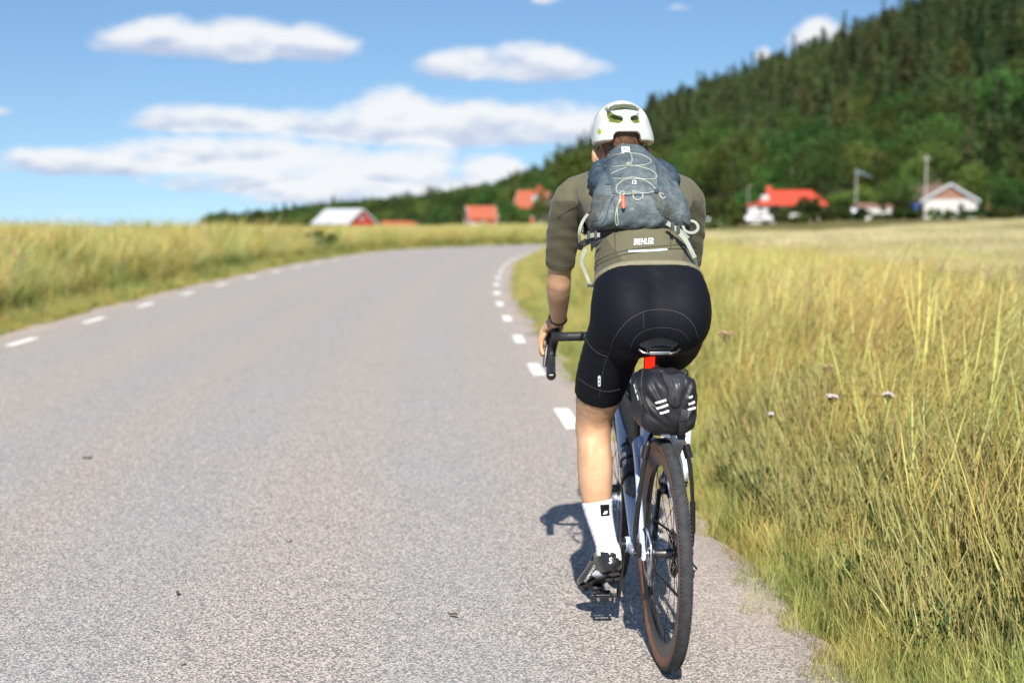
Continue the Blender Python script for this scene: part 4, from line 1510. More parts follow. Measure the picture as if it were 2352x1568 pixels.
def wheel(c, rot, spokes, rear):
    w = empty('wheel', c, (0, 0, rot)); w.parent = bike
    rb = TR - .0405
    m = MB(); pr = tyre_profile()
    m.ring((0, 0, 0), (1, 0, 0), rb, pr, 96)
    me = mesh_from('tyre', m.v, m.f, True, 60)
    ty = link('tyre', me, w, [TREAD, TAN])
    k = len(pr)
    idx = [1 if (i % k) in (0, 1, 2, k - 2, k - 3, k - 4, ) and (i % k) != k - 1 else 0 for i in range(len(me.polygons))]
    me.polygons.foreach_set('material_index', idx)
    # knobs along both shoulders and a file centre, one mesh of many small pieces
    kn = MB()
    for i in range(180):
        a = 2 * pi * i / 180
        for s, off, hgt in ((-1, .0165, .0345), (1, .0165, .0345), (-1, .0095, .0385), (1, .0095, .0385)):
            aa = a + (0 if off > .012 else pi / 180)
            rr_ = rb + hgt
            M = Matrix(((1, 0, 0), (0, cos(aa), -sin(aa)), (0, sin(aa), cos(aa)))).to_3x3()
            p = Vector((s * off, 0, 0)) + M @ Vector((0, 0, rr_))
            kn.box(p, (.0042, .0062, .0046) if off > .012 else (.0030, .0055, .0030), M)
    tag(kn.build('tread_knobs', TREAD, ty, smooth=False), kind='stuff')
    m = MB(); m.ring((0, 0, 0), (1, 0, 0), .270, [(-.007, 0), (-.0125, .012), (-.0145, .030), (-.0135, .042), (.0135, .042), (.0145, .030), (.0125, .012), (.007, 0)], 96)
    m.build('rim', CARBON, w, angle=50)
    hub = MB()
    hub.lathe((0, 0, 0), (1, 0, 0), [(-.055, 0), (-.055, .011), (-.038, .012), (-.036, .026), (-.031, .026), (-.027, .015), (.0, .013), (.024, .016), (.028, .027), (.033, .027), (.035, .013), (.06, .012), (.06, 0)], 24)
    hub.build('hub', DARKSTEEL, w)
    sp = None
    for i in range(spokes):
        a = 2 * pi * i / spokes
        s = -1 if i % 2 else 1
        a2 = a + (.55 if (i // 2) % 2 else -.55)
        p0 = Vector((s * .032, cos(a2) * .024, sin(a2) * .024)); p1 = Vector((s * .004, cos(a) * .272, sin(a) * .272))
        if sp is None:
            m = MB(); m.sweep([(0, 0, 0), (0, 0, .5), (0, 0, 1)], .0011, n=6); sp = mesh_from('spoke', m.v, m.f); sp.materials.append(DARKSTEEL)
        d = p1 - p0
        o = bpy.data.objects.new('spoke', sp); COL.objects.link(o); o.parent = w
        o.matrix_local = Matrix.Translation(p0) @ d.to_track_quat('Z', 'Y').to_matrix().to_4x4() @ Matrix.Diagonal((1, 1, d.length, 1))
    # brake rotor on the left
    m = MB(); m.ring((-.050, 0, 0), (1, 0, 0), .070, [(-.001, -.007), (-.001, .008), (.001, .008), (.001, -.007)], 60)
    for i in range(6):
        a = i * pi / 3
        m.sweep([(-.050, cos(a) * .018, sin(a) * .018), (-.050, cos(a + .5) * .066, sin(a + .5) * .066)], .0035, .001, up=(1, 0, 0), n=6)
    m.ring((-.050, 0, 0), (1, 0, 0), .016, [(-.0015, -.008), (-.0015, .006), (.0015, .006), (.0015, -.008)], 24)
    m.build('brake_rotor', STEEL, w)
    m = MB(); m.lathe((-.064, 0, 0), (-1, 0, 0), [(-.01, .009), (.004, .009), (.006, .006), (.006, 0)], 14)
    m.lathe((.066, 0, 0), (1, 0, 0), [(-.01, .009), (.004, .009), (.006, .006), (.006, 0)], 14)
    m.build('axle_cap', BLACK, w)
    if rear:
        for i in range(10):
            rr_ = .024 + .0052 * (9 - i)
            m = MB()
            teeth = int(11 + 2.4 * (9 - i))
            m.ring((.030 + .0034 * i, 0, 0), (1, 0, 0), rr_, [(-.0008, -.006), (-.0008, .002), (.0008, .002), (.0008, -.006)], teeth * 2)
            for k2 in range(teeth):
                a = 2 * pi * k2 / teeth
                M = Matrix(((1, 0, 0), (0, cos(a), -sin(a)), (0, sin(a), cos(a)))).to_3x3()
                m.box(Vector((.030 + .0034 * i, 0, 0)) + M @ Vector((0, 0, rr_ + .003)), (.0014, .003, .003), M)
            m.build('sprocket', DARKSTEEL, w, angle=20)
    return w


wheel((0, 0, TR), 0, 24, True)
wheel((0, 1.035, TR), R(1.5), 24, False)

# frame
fr = MB()
BB = Vector((0, .425, .28)); ST = Vector((0, .277, .80)); HT, HB = Vector((0, .806, .87)), Vector((0, .856, .72))
fr.sweep([BB + Vector((0, -.005, 0)), BB.lerp(ST, .4), BB.lerp(ST, .75), ST], [.019, .018, .0165, .0175], [.030, .026, .024, .022], up=(0, 1, 0), n=18)
fr.sweep([ST + Vector((0, 0, -.03)), ST.lerp(HT, .5) + Vector((0, 0, -.01)), HT + Vector((0, .006, -.025))], [.015, .017, .020], [.017, .018, .022], n=18)
fr.sweep([BB + Vector((0, .01, .0)), BB.lerp(HB, .5), HB + Vector((0, -.004, .028))], [.027, .026, .024], [.030, .028, .026], n=20)
fr.sweep([HB, HT], [.024, .022], [.027, .024], up=(0, 1, 0), n=20)
fr.lathe(BB + Vector((-.045, 0, 0)), (1, 0, 0), [(0, 0), (0, .026), (.09, .026), (.09, 0)], 24)
fr.build('frame', FRAME, bike, angle=50)
for s in (-1, 1):
    m = MB()
    m.sweep([(s * .012, .325, .645), (s * .036, .270, .640), (s * .046, .19, .585), (s * .056, .09, .475), (s * .061, .02, .385), (s * .062, .0, .352)],
            [.011, .0135, .0095, .009, .009, .008], [.018, .019, .017, .015, .016, .018], up=(0, .5, 1), n=14)
    m.build('seat_stay', FRAME, bike)
    m = MB()
    m.sweep([(s * .030, .41, .278), (s * .042, .33, .288), (s * .052, .20, .312), (s * .060, .07, .340), (s * .063, -.012, .352)],
            [.012, .011, .010, .010, .008], [.021, .019, .017, .016, .020], n=14)
    m.build('chain_stay', FRAME, bike)
    f = MB(); ax = Vector((0, 1.035, TR))
    f.sweep([HB + Vector((s * .012, .0, -.005)), HB + Vector((s * .036, .012, -.05)), (s * .052, .93, .55), (s * .056, 1.0, .42), (s * .058, 1.03, .352)],
            [.016, .016, .012, .010, .009], [.022, .022, .018, .014, .013], up=(0, 1, 0), n=14)
    f.build('fork_blade', FRAME, bike)
m = MB(); m.sweep([BB.lerp(ST, .97), (0, .262, .86), (0, .244, .945)], [.0150, .0150, .0145], [.0165, .0165, .0155], up=(0, 1, 0), n=20)
m.build('seatpost', REDP, bike)
m = MB(); m.ring(ST + Vector((0, -.001, -.005)), (ST - BB).normalized(), .0205, [(-.008, -.006), (-.008, .006), (.008, .006), (.008, -.006)], 24)
m.build('seat_clamp', BLACK, bike)
RLENS, _nt, _b = new_mat('lit_rear_lens')
_b.inputs['Base Color'].default_value = (.75, .02, .01, 1); _b.inputs['Roughness'].default_value = .25
_b.inputs['Emission Color'].default_value = (1, .025, .008, 1); _b.inputs['Emission Strength'].default_value = .75
m = MB(); m.box((0, .229, .908), (.030, .016, .060), Matrix.Rotation(R(14), 3, 'X'), bev=.006)
rl = m.build('rear_light', RLENS, bike)
m = MB(); m.box((0, .238, .908), (.036, .010, .066), Matrix.Rotation(R(14), 3, 'X'), bev=.004); m.build('light_housing', REDP, rl)
# headset, stem
m = MB(); m.sweep([HT + Vector((0, .002, -.004)), HT + Vector((0, -.012, .034)), HT + Vector((0, -.02, .060))], [.021, .019, .018], n=18)
m.sweep([HT + Vector((0, -.014, .044)), (0, .85, .924), (0, .888, .938)], [.017, .016, .018], n=16)
m.lathe((-.024, .890, .938), (1, 0, 0), [(0, 0), (0, .0205), (.048, .0205), (.048, 0)], 20)
m.build('stem', BLACK, bike)
m = MB(); m.sweep([(-.10, .890, .938), (0, .890, .938), (.10, .890, .938)], .0158, n=16, up=(0, 0, 1)); m.build('bar_centre', CARBON, bike)


def bar_path(s):
    P = [(s * .085, .889, .938), (s * .13, .886, .938), (s * .175, .890, .937), (s * .203, .910, .935), (s * .212, .945, .931), (s * .216, .985, .915),
         (s * .221, 1.010, .885), (s * .226, 1.005, .848), (s * .231, .965, .820), (s * .237, .915, .808), (s * .242, .862, .800)]
    return catmull(P, 4)


for s in (-1, 1):
    P = bar_path(s)
    m = MB()
    n = len(P)
    rad = [.0168 + .0007 * sin(i * 1.9) for i in range(n)]
    rad[0] = .0160
    m.sweep([tuple(p) for p in P], rad, n=16, up=(0, .3, 1))
    dt = m.build('drop_tape', TAPE, bike)
    m = MB(); e = Vector(P[-1]); d = (Vector(P[-1]) - Vector(P[-2])).normalized()
    m.lathe(e - d * .002, d, [(0, .0172), (.004, .0178), (.007, .0165), (.008, .012), (.008, 0)], 18)
    m.build('bar_plug', BLACK, dt)
    m = MB(); m.box(e + d * .0085 + Vector((0, 0, .004)), (.014, .0012, .0022)); m.build('plug_logo', WHITEP, dt, smooth=False)
    # hood and lever
    m = MB()
    m.sweep([(s * .212, .935, .938), (s * .214, .965, .952), (s * .216, 1.005, .962), (s * .217, 1.035, .975), (s * .217, 1.052, .995), (s * .217, 1.056, 1.010)],
            [.015, .0175, .0165, .0150, .0135, .007], [.012, .019, .0185, .018, .016, .008], up=(0, .2, 1), n=16)
    m.build('brake_hood', simple('hood_rubber', (.013, .013, .014), .6, bump=.3, bscale=250.), bike)
    m = MB()
    m.sweep([(s * .219, 1.050, .962), (s * .226, 1.060, .925), (s * .236, 1.050, .880), (s * .244, 1.030, .838), (s * .249, 1.018, .815)],
            [.0075, .0085, .0080, .0085, .006], [.006, .005, .0045, .0045, .004], up=(0, 1, .2), n=10)
    m.build('brake_lever', BLACK, bike)
    m = MB(); m.sweep([tuple(Vector(P[int(n * k)]) + Vector((s * .0, -.0155, .004))) for k in (.20, .24, .28)], .0045, .0015, up=(0, -1, .2), n=8); m.build('tape_logo', REFLECT, dt)
# saddle
m = MB()
Ps = [(.062, .968, .040, .014), (.080, .982, .066, .018), (.110, .992, .070, .020), (.160, .992, .060, .019), (.215, .988, .038, .017), (.270, .986, .023, .015), (.325, .984, .018, .013), (.342, .978, .010, .008)]
m.sweep([(0, y, z) for y, z, a, b in Ps], [p[2] for p in Ps], [p[3] for p in Ps], n=20)
sd = m.build('saddle', simple('saddle_shell', (.010, .010, .011), .22, coat=.4), bike)
for s in (-1, 1):
    m = MB(); m.sweep(catmull([(s * .034, .078, .968), (s * .030, .105, .955), (s * .022, .17, .945), (s * .021, .25, .947), (s * .010, .32, .968)], 4), .0035, n=8)
    m.build('saddle_rail', STEEL, sd)
    m = MB(); m.sweep([(s * .030, .064, .952), (s * .052, .064, .957), (s * .062, .072, .966)], .006, .005, n=8); m.build('rear_clip', BLACK, sd)
m = MB(); m.box((0, .062, .955), (.066, .006, .010), bev=.002); m.build('rear_bridge', STEEL, sd)
m = MB(); m.box((0, .235, .952), (.044, .044, .016), bev=.005); m.box((0, .228, .940), (.024, .026, .012), bev=.003); m.build('saddle_clamp', BLACK, bike)
# cranks and pedals
for s, sg in ((-1, -1), (1, 1)):
    m = MB(); dz = sg * .172
    m.sweep([BB + Vector((s * .052, 0, -sg * .02)), BB + Vector((s * .060, 0, dz * .5)), BB + Vector((s * .068, 0, dz)), BB + Vector((s * .068, 0, dz * 1.07))], [.009, .008, .008, .006], [.018, .013, .013, .010], up=(0, 1, 0), n=12)
    m.lathe(BB + Vector((s * .045, 0, 0)), (s, 0, 0), [(0, .018), (.014, .018), (.016, .012), (.016, 0)], 18)
    m.build('crank_arm', BLACK, bike)
    pc = BB + Vector((s * .122, .0, dz))
    m = MB()
    m.lathe(pc + Vector((-s * .052, 0, 0)), (s, 0, 0), [(0, .006), (.05, .007), (.09, .006), (.092, 0)], 10)
    m.box(pc + Vector((0, .030, .002)), (.060, .016, .016), bev=.003); m.box(pc + Vector((0, -.034, -.002)), (.066, .012, .018), bev=.003)
    m.box(pc + Vector((.027, 0, 0)), (.008, .075, .014), bev=.002); m.box(pc + Vector((-.027, 0, 0)), (.008, .075, .014), bev=.002)
    pd = m.build('pedal', BLACK, bike)
    m = MB()
    for k in (-1, 1): m.box(pc + Vector((k * .020, -.041, -.002)), (.010, .006, .010), bev=.001)
    m.build('pedal_bolt', STEEL, pd)
m = MB(); m.ring(BB + Vector((.047, 0, 0)), (1, 0, 0), .078, [(-.0015, -.012), (-.0015, .006), (.0015, .006), (.0015, -.012)], 80)
for i in range(40):
    a = 2 * pi * i / 40; M = Matrix(((1, 0, 0), (0, cos(a), -sin(a)), (0, sin(a), cos(a)))).to_3x3()
    m.box(BB + Vector((.047, 0, 0)) + M @ Vector((0, 0, .086)), (.0022, .005, .005), M)
for i in range(4):
    a = i * pi / 2 + .5
    m.sweep([BB + Vector((.047, 0, 0)), BB + Vector((.047, cos(a) * .07, sin(a) * .07))], .010, .002, up=(1, 0, 0), n=8)
m.build('chainring', DARKSTEEL, bike, angle=25)
# derailleur, chain
m = MB(); m.box((.070, -.005, .318), (.012, .03, .05), bev=.003); m.sweep([(.066, -.01, .34), (.088, -.025, .305), (.086, -.008, .278)], [.009, .013, .009], n=10)
dr = m.build('derailleur', BLACK, bike)
for x in (.073, .091):
    m = MB(); m.sweep([(x, .0, .285), (x, .022, .235), (x, .040, .185)], .0016, .012, up=(0, 1, .3), n=8); m.build('cage_plate', DARKSTEEL, dr)
for (y, z) in ((.004, .275), (.038, .188)):
    m = MB(); m.ring((.082, y, z), (1, 0, 0), .012, [(-.004, -.008), (-.004, .007), (.004, .007), (.004, -.008)], 22); m.build('jockey_wheel', BLACK, dr)
m = MB()
top = [(.048, .425 + .086 * sin(a), .28 + .086 * cos(a)) for a in np.linspace(-.1, pi + .1, 16)]
chain = [(.050, 0.0, .35 + .045)] + top + [(.070, .2, .18), (.082, .040, .174), (.082, .052, .19), (.082, .03, .215), (.082, .012, .255), (.080, -.008, .283), (.056, -.03, .318), (.050, -.044, .35), (.050, -.03, .382)]
m.sweep(chain, .004, .0045, n=6, closed=True, up=(1, 0, 0)); m.build('chain', DARKSTEEL, bike)
# rear brake caliper
m = MB(); m.box((-.056, .052, .402), (.024, .052, .040), bev=.008); m.sweep([(-.056, .07, .42), (-.058, .10, .435), (-.04, .2, .39)], .0028, n=8); m.build('brake_caliper', BLACK, bike)
m = MB(); m.box((-.05, .93, .43), (.03, .04, .05), bev=.008); m.build('brake_caliper', BLACK, bike)
# rear carrier: platform, two hooped struts, clamps
m = MB()
m.sweep([(-.030, .17, .733), (-.034, .05, .728), (-.036, -.06, .727), (.036, -.06, .727), (.034, .05, .728), (.030, .17, .733)], .006, n=10, closed=True)
m.box((0, .02, .731), (.058, .20, .008), bev=.003)
rk = m.build('rear_rack', BLACK, bike)
for s in (-1, 1):
    m = MB()
    P = catmull([(s * .030, .0, .725), (s * .050, -.03, .705), (s * .064, -.048, .660), (s * .076, -.045, .580), (s * .086, -.022, .470), (s * .088, -.004, .385), (s * .078, .0, .352)], 5)
    m.sweep([tuple(p) for p in P], .0062, .0072, n=12)
    m.build('rack_strut', CARBON, rk)
    m = MB(); m.sweep([(s * .058, -.041, .690), (s * .068, -.047, .650)], .0115, .013, n=14); m.build('strut_clamp', BLACK, rk)
    m = MB(); m.sweep([tuple(P[18]), tuple(P[23])], .0085, .0092, n=12); m.build('strut_sleeve', BLACK, rk)
    m = MB(); m.box((s * .076, -.002, .362), (.018, .024, .044), bev=.005); m.lathe((s * .084, 0, .352), (s, 0, 0), [(0, .009), (.008, .009), (.008, 0)], 12); m.build('dropout_mount', BLACK, rk)
m = MB(); m.sweep([(-.02, .17, .733), (-.016, .235, .742), (0, .285, .75), (.016, .235, .742), (.02, .17, .733)], .005, n=8); m.build('front_stay', BLACK, rk)
# bottle cage
m = MB()
DT0, DT1 = BB.lerp(HB, .26), BB.lerp(HB, .62)
dn = Vector((0, -(HB - BB).normalized().z, (HB - BB).normalized().y))
bax = (HB - BB).normalized()
bc = BB.lerp(HB, .27) + dn * .070
m.sweep([bc + dn * -.040 + bax * .0, bc + dn * -.040 + bax * .14], .007, .003, up=dn, n=8)
m.ring(bc + bax * .045, bax, .0385, [(-.006, -.0), (-.006, .003), (.006, .003), (.006, 0)], 32)
m.ring(bc + bax * .115, bax, .0385, [(-.004, 0), (-.004, .003), (.004, .003), (.004, 0)], 32)
m.build('bottle_cage', BLACK, bike)

# things carried on the bicycle
BOTTLE = simple('smoky_bottle', (.10, .11, .125), .12, vary=.1, coat=.3)
bt = empty('water_bottle', BLOC, BROT, 'smoky grey water bottle in the cage on the down tube', 'bottle')
m = MB(); m.lathe(bc, bax, [(-.003, 0), (-.003, .034), (.004, .0365), (.09, .0365), (.098, .033), (.106, .033), (.114, .0365), (.150, .0365), (.166, .031), (.170, .028)], 28); m.build('flask', BOTTLE, bt)
m = MB(); m.lathe(bc + bax * .168, bax, [(0, .029), (.016, .029), (.022, .022), (.026, .012), (.048, .010), (.052, .006), (.052, 0)], 24); m.build('cap', BLACK, bt)
m = MB(); m.ring(bc + bax * .062, bax, .0368, [(-.028, -.0005), (-.028, .0004), (.028, .0004), (.028, -.0005)], 32); m.build('label_band', simple('bottle_band', (.05, .05, .055), .4), bt)
fb = empty('frame_bag', BLOC, BROT, 'flat dark frame bag strapped under the top tube', 'bag')
m = MB()
tri = [ST + Vector((0, .030, -.055)), HT + Vector((0, -.045, -.06)), HB + Vector((0, -.060, .04)), BB.lerp(ST, .62) + Vector((0, .045, 0))]
ins = catmull([tuple(p) for p in tri] + [tuple(tri[0])], 5)[:-1]
cen = Vector(ins.mean(0))
v = []; f = []
lay = [(-.024, .80), (-.030, .93), (-.024, 1.0), (.024, 1.0), (.030, .93), (.024, .80)]
for dx, k in lay:
    for p in ins:
        q = cen + (Vector(p) - cen) * k
        v.append((dx, q.y, q.z))
n = len(ins)
for L_ in range(len(lay) - 1):
    for i in range(n): f.append((L_ * n + i, L_ * n + (i + 1) % n, (L_ + 1) * n + (i + 1) % n, (L_ + 1) * n + i))
f.append(tuple(range(n))[::-1]); f.append(tuple((len(lay) - 1) * n + i for i in range(n)))
m.add(v, f); m.build('body', NYLON, fb)
for tt in (.25, .75):
    p = ST.lerp(HT, tt); m = MB(); m.ring(p + Vector((0, 0, -.012)), (HT - ST).normalized(), .026, [(-.009, -.001), (-.009, .002), (.009, .002), (.009, -.001)], 20); m.build('strap', NYLON, fb)
m = MB(); m.sweep([tuple(cen + Vector((-.0305, -.13, .05))), tuple(cen + Vector((-.0305, .12, .07)))], .002, .003, n=6); m.build('zip', BLACK, fb)

# ---------------------------------------------------------------- implicit surfaces for bodies, clothes and bags
class Field:
    def __init__(s, lo, hi, h):
        s.lo = np.array(lo, float); s.h = h
        s.n = np.ceil((np.array(hi, float) - s.lo) / h).astype(int) + 1
        s.v = np.full(s.n, 1.0, np.float32)

    def _box(s, lo, hi):
        a = np.maximum(np.floor((np.array(lo) - s.lo) / s.h).astype(int), 0)
        b = np.minimum(np.ceil((np.array(hi) - s.lo) / s.h).astype(int) + 1, s.n)
        if (b <= a).any(): return None
        sl = tuple(slice(a[i], b[i]) for i in range(3))
        ax = [(s.lo[i] + s.h * np.arange(a[i], b[i])).astype(np.float32) for i in range(3)]
        X, Y, Z = np.meshgrid(*ax, indexing='ij', sparse=True)
        return sl, X, Y, Z

    @staticmethod
    def smin(a, b, k):
        if k <= 0: return np.minimum(a, b)
        h = np.maximum(k - np.abs(a - b), 0) / k
        return np.minimum(a, b) - h * h * k * .25

    def _merge(s, sl, d, k, sub=False):
        if sub: s.v[sl] = -Field.smin(-s.v[sl], d, k)
        else: s.v[sl] = Field.smin(s.v[sl], d, k)

    def chain(s, st, k=.02, up=(0, 0, 1), grow=0., steps=3, sub=False, pad=.06, ends=1.0):
        """st rows: x y z a(side) b(along up); one limb or trunk as a lofted chain of ellipses"""
        st = np.array(st, float)
        if st.shape[1] == 4: st = np.hstack([st, st[:, 3:4]])
        st = catmull(st, steps)
        st[:, 3:] += grow
        up = np.array(up, float)
        r = st[:, 3:].max()
        lo = st[:, :3].min(0) - r - pad; hi = st[:, :3].max(0) + r + pad
        bx = s._box(lo, hi)
        if bx is None: return s
        sl0 = bx[0]
        acc = np.full(tuple(q.stop - q.start for q in sl0), 1.0, np.float32)
        for i in range(len(st) - 1):
            p0, p1 = st[i, :3], st[i + 1, :3]
            rm = max(st[i, 3:].max(), st[i + 1, 3:].max()) + pad
            b2 = s._box(np.minimum(p0, p1) - rm, np.maximum(p0, p1) + rm)
            if b2 is None: continue
            sl, X, Y, Z = b2
            d = p1 - p0; L = np.linalg.norm(d); T = d / max(L, 1e-9)
            u = up - T * (up @ T)
            if np.linalg.norm(u) < .1: u = np.array([0, 1., 0]) - T * T[1]
            u /= np.linalg.norm(u); S = np.cross(T, u)
            qx, qy, qz = X - p0[0], Y - p0[1], Z - p0[2]
            tl = qx * T[0] + qy * T[1] + qz * T[2]
            t = np.clip(tl / L, 0, 1)
            a = st[i, 3] * (1 - t) + st[i + 1, 3] * t
            b = st[i, 4] * (1 - t) + st[i + 1, 4] * t
            qs = qx * S[0] + qy * S[1] + qz * S[2]
            qu = qx * u[0] + qy * u[1] + qz * u[2]
            qt = tl - t * L
            c = np.minimum(a, b) * ends
            k0 = np.sqrt((qs / a) ** 2 + (qu / b) ** 2 + (qt / c) ** 2) + 1e-6
            k1 = np.sqrt((qs / a ** 2) ** 2 + (qu / b ** 2) ** 2 + (qt / c ** 2) ** 2) + 1e-6
            D = (k0 * (k0 - 1) / k1).astype(np.float32)
            loc = tuple(slice(sl[q].start - sl0[q].start, sl[q].stop - sl0[q].start) for q in range(3))
            acc[loc] = np.minimum(acc[loc], D)
        s._merge(sl0, acc, k, sub)
        return s

    def ell(s, c, r, k=.02, M=None, grow=0., sub=False, pad=.05):
        r = np.array(r, float) + grow; c = np.array(c, float)
        m = r.max() + pad
        bx = s._box(c - m, c + m)
        if bx is None: return s
        sl, X, Y, Z = bx
        q = [X - c[0], Y - c[1], Z - c[2]]
        if M is not None:
            M = np.array(M)
            q = [q[0] * M[i, 0] + q[1] * M[i, 1] + q[2] * M[i, 2] for i in range(3)]
        k0 = np.sqrt(sum((q[i] / r[i]) ** 2 for i in range(3))) + 1e-6
        k1 = np.sqrt(sum((q[i] / r[i] ** 2) ** 2 for i in range(3))) + 1e-6
        s._merge(sl, (k0 * (k0 - 1) / k1).astype(np.float32), k, sub)
        return s

    def box(s, c, hs, rad=.01, k=.0, M=None, sub=False, pad=.04):
        c = np.array(c, float); hs = np.array(hs, float)
        m = np.linalg.norm(hs) + pad
        bx = s._box(c - m, c + m)
        if bx is None: return s
        sl, X, Y, Z = bx
        q = [X - c[0], Y - c[1], Z - c[2]]
        if M is not None:
            M = np.array(M)
            q = [q[0] * M[i, 0] + q[1] * M[i, 1] + q[2] * M[i, 2] for i in range(3)]
        q = [np.abs(q[i]) - (hs[i] - rad) for i in range(3)]
        d = np.sqrt(sum(np.maximum(x, 0) ** 2 for x in q)) + np.minimum(np.maximum(np.maximum(q[0], q[1]), q[2]), 0) - rad
        s._merge(sl, d.astype(np.float32), k, sub)
        return s

    def cut(s, p, nrm, k=0.):
        """remove what lies on the side nrm points to"""
        nrm = np.array(nrm, float); nrm /= np.linalg.norm(nrm)
        sl, X, Y, Z = s._box(s.lo, s.lo + s.h * s.n)
        d = ((X - p[0]) * nrm[0] + (Y - p[1]) * nrm[1] + (Z - p[2]) * nrm[2]).astype(np.float32)
        s.v[sl] = -Field.smin(-s.v[sl], -d, k)
        return s

    def union(s, o, k=.015):
        s.v = Field.smin(s.v, o.v, k)
        return s

    def warp(s, fn):
        sl, X, Y, Z = s._box(s.lo, s.lo + s.h * s.n)
        s.v[sl] += fn(X, Y, Z).astype(np.float32)
        return s

    def mesh(s):
        v = s.v
        for ax in range(3):                      # keep the surface closed at the border
            sl = [slice(None)] * 3
            for e in (0, -1):
                sl[ax] = e; v[tuple(sl)] = np.maximum(v[tuple(sl)], 1e-3)
        neg = v < 0
        n = np.array(v.shape) - 1
        cs = np.zeros(n, np.int8)
        off = [(i, j, k) for i in (0, 1) for j in (0, 1) for k in (0, 1)]
        for i, j, k in off: cs += neg[i:i + n[0], j:j + n[1], k:k + n[2]]
        act = np.argwhere((cs > 0) & (cs < 8))
        val = {o: v[act[:, 0] + o[0], act[:, 1] + o[1], act[:, 2] + o[2]] for o in off}
        acc = np.zeros((len(act), 3)); cnt = np.zeros(len(act))
        for a in off:
            for ax in range(3):
                if a[ax]: continue
                b = list(a); b[ax] = 1; b = tuple(b)
                va, vb = val[a], val[b]
                m = (va < 0) != (vb < 0)
                t = np.where(m, va / np.where(va == vb, 1, va - vb), 0)
                p = np.array(a, float)[None] + 0 * acc
                p[:, ax] += t
                acc += p * m[:, None]; cnt += m
        P = (act + acc / np.maximum(cnt, 1)[:, None]) * s.h + s.lo
        idx = np.full(n, -1, np.int32); idx[act[:, 0], act[:, 1], act[:, 2]] = np.arange(len(act))
        Q = []
        for ax in range(3):
            b, c = (ax + 1) % 3, (ax + 2) % 3
            sa = [slice(None)] * 3; sb = [slice(None)] * 3
            sa[ax] = slice(0, -1); sb[ax] = slice(1, None)
            ch = neg[tuple(sa)] != neg[tuple(sb)]
            E_ = np.argwhere(ch)
            E_ = E_[(E_[:, b] > 0) & (E_[:, c] > 0) & (E_[:, b] < v.shape[b] - 1) & (E_[:, c] < v.shape[c] - 1)]
            def at(db, dc):
                w = E_.copy(); w[:, b] += db; w[:, c] += dc
                return idx[w[:, 0], w[:, 1], w[:, 2]]
            q = np.stack([at(-1, -1), at(0, -1), at(0, 0), at(-1, 0)], 1)
            fl = ~neg[E_[:, 0], E_[:, 1], E_[:, 2]]
            q[fl] = q[fl][:, ::-1]
            Q.append(q)
        return P, np.vstack(Q)

    def build(s, name, mat, parent, extra=None):
        P, Q = s.mesh()
        if extra:
            for (p2, q2) in extra:
                Q = np.vstack([Q, q2 + len(P)]); P = np.vstack([P, p2])
        me = mesh_np(name, P, Q.ravel(), [4] * len(Q), True)
        return link(name, me, parent, mat)


def bvh_of(o):
    me = o.data
    return BVHTree.FromPolygons([v.co.copy() for v in me.vertices], [tuple(p.vertices) for p in me.polygons])


# where a line of sight from the camera meets the plane y = yl of the bicycle frame: used to set prints and cords at their real place on the surfaces
_M = Matrix.Translation(BLOC) @ Matrix.Rotation(BROT[2], 4, 'Z') @ Matrix.Rotation(BROT[1], 4, 'Y')
_MI = _M.inverted()
_EYE = _MI @ Vector((0, 0, CAM_H))


def sight(px, py):
    u, v = (px - 1176) / FPX, (py - 784) / FPX
    d = Vector((u, cos(PITCH) - v * sin(PITCH), -(sin(PITCH) + v * cos(PITCH))))
    return (_MI.to_3x3() @ d).normalized()


def on_surface(bvh, px, py, lift=.0015):
    d = sight(px, py)
    h = bvh.ray_cast(_EYE, d)
    if h[0] is None:
        h = bvh.find_nearest(_EYE + d * 4.5)
        if h[0] is None: return None
    n = h[1] if h[1].dot(d) < 0 else -h[1]
    return h[0] + n * lift, n


def ribbon(bvh, pts, w, name, mat, parent, lift=.002, steps=6, thick=True):
    """a flat strip laid on a surface through picture points"""
    P = catmull(np.array(pts, float), steps) if len(pts) > 2 else np.array([np.array(pts[0]) * (1 - t) + np.array(pts[1]) * t for t in np.linspace(0, 1, 7)])
    S = [on_surface(bvh, *p, lift) for p in P]
    S = [q for q in S if q]
    v = []
    m = len(S)
    for i, (p, n) in enumerate(S):
        t = (S[min(i + 1, m - 1)][0] - S[max(i - 1, 0)][0]).normalized()
        sd = t.cross(n).normalized() * w / 2
        v += [p - sd - n * lift * 1.2, p - sd, p + sd, p + sd - n * lift * 1.2]
    f = []
    for i in range(m - 1):
        for k in range(3): f.append((4 * i + k, 4 * i + k + 1, 4 * i + 5 + k, 4 * i + 4 + k))
    return link(name, mesh_from(name, v, f, True, 50), parent, mat)


def cord(bvh, pts, r, name, mat, parent, lift=None, steps=6, closed=False):
    P = catmull(np.array(pts, float), steps)
    S = [on_surface(bvh, *p, r * .8 if lift is None else lift) for p in P]
    m = MB(); m.sweep([q[0] for q in S if q], r, n=8, closed=closed)
    return m.build(name, mat, parent)


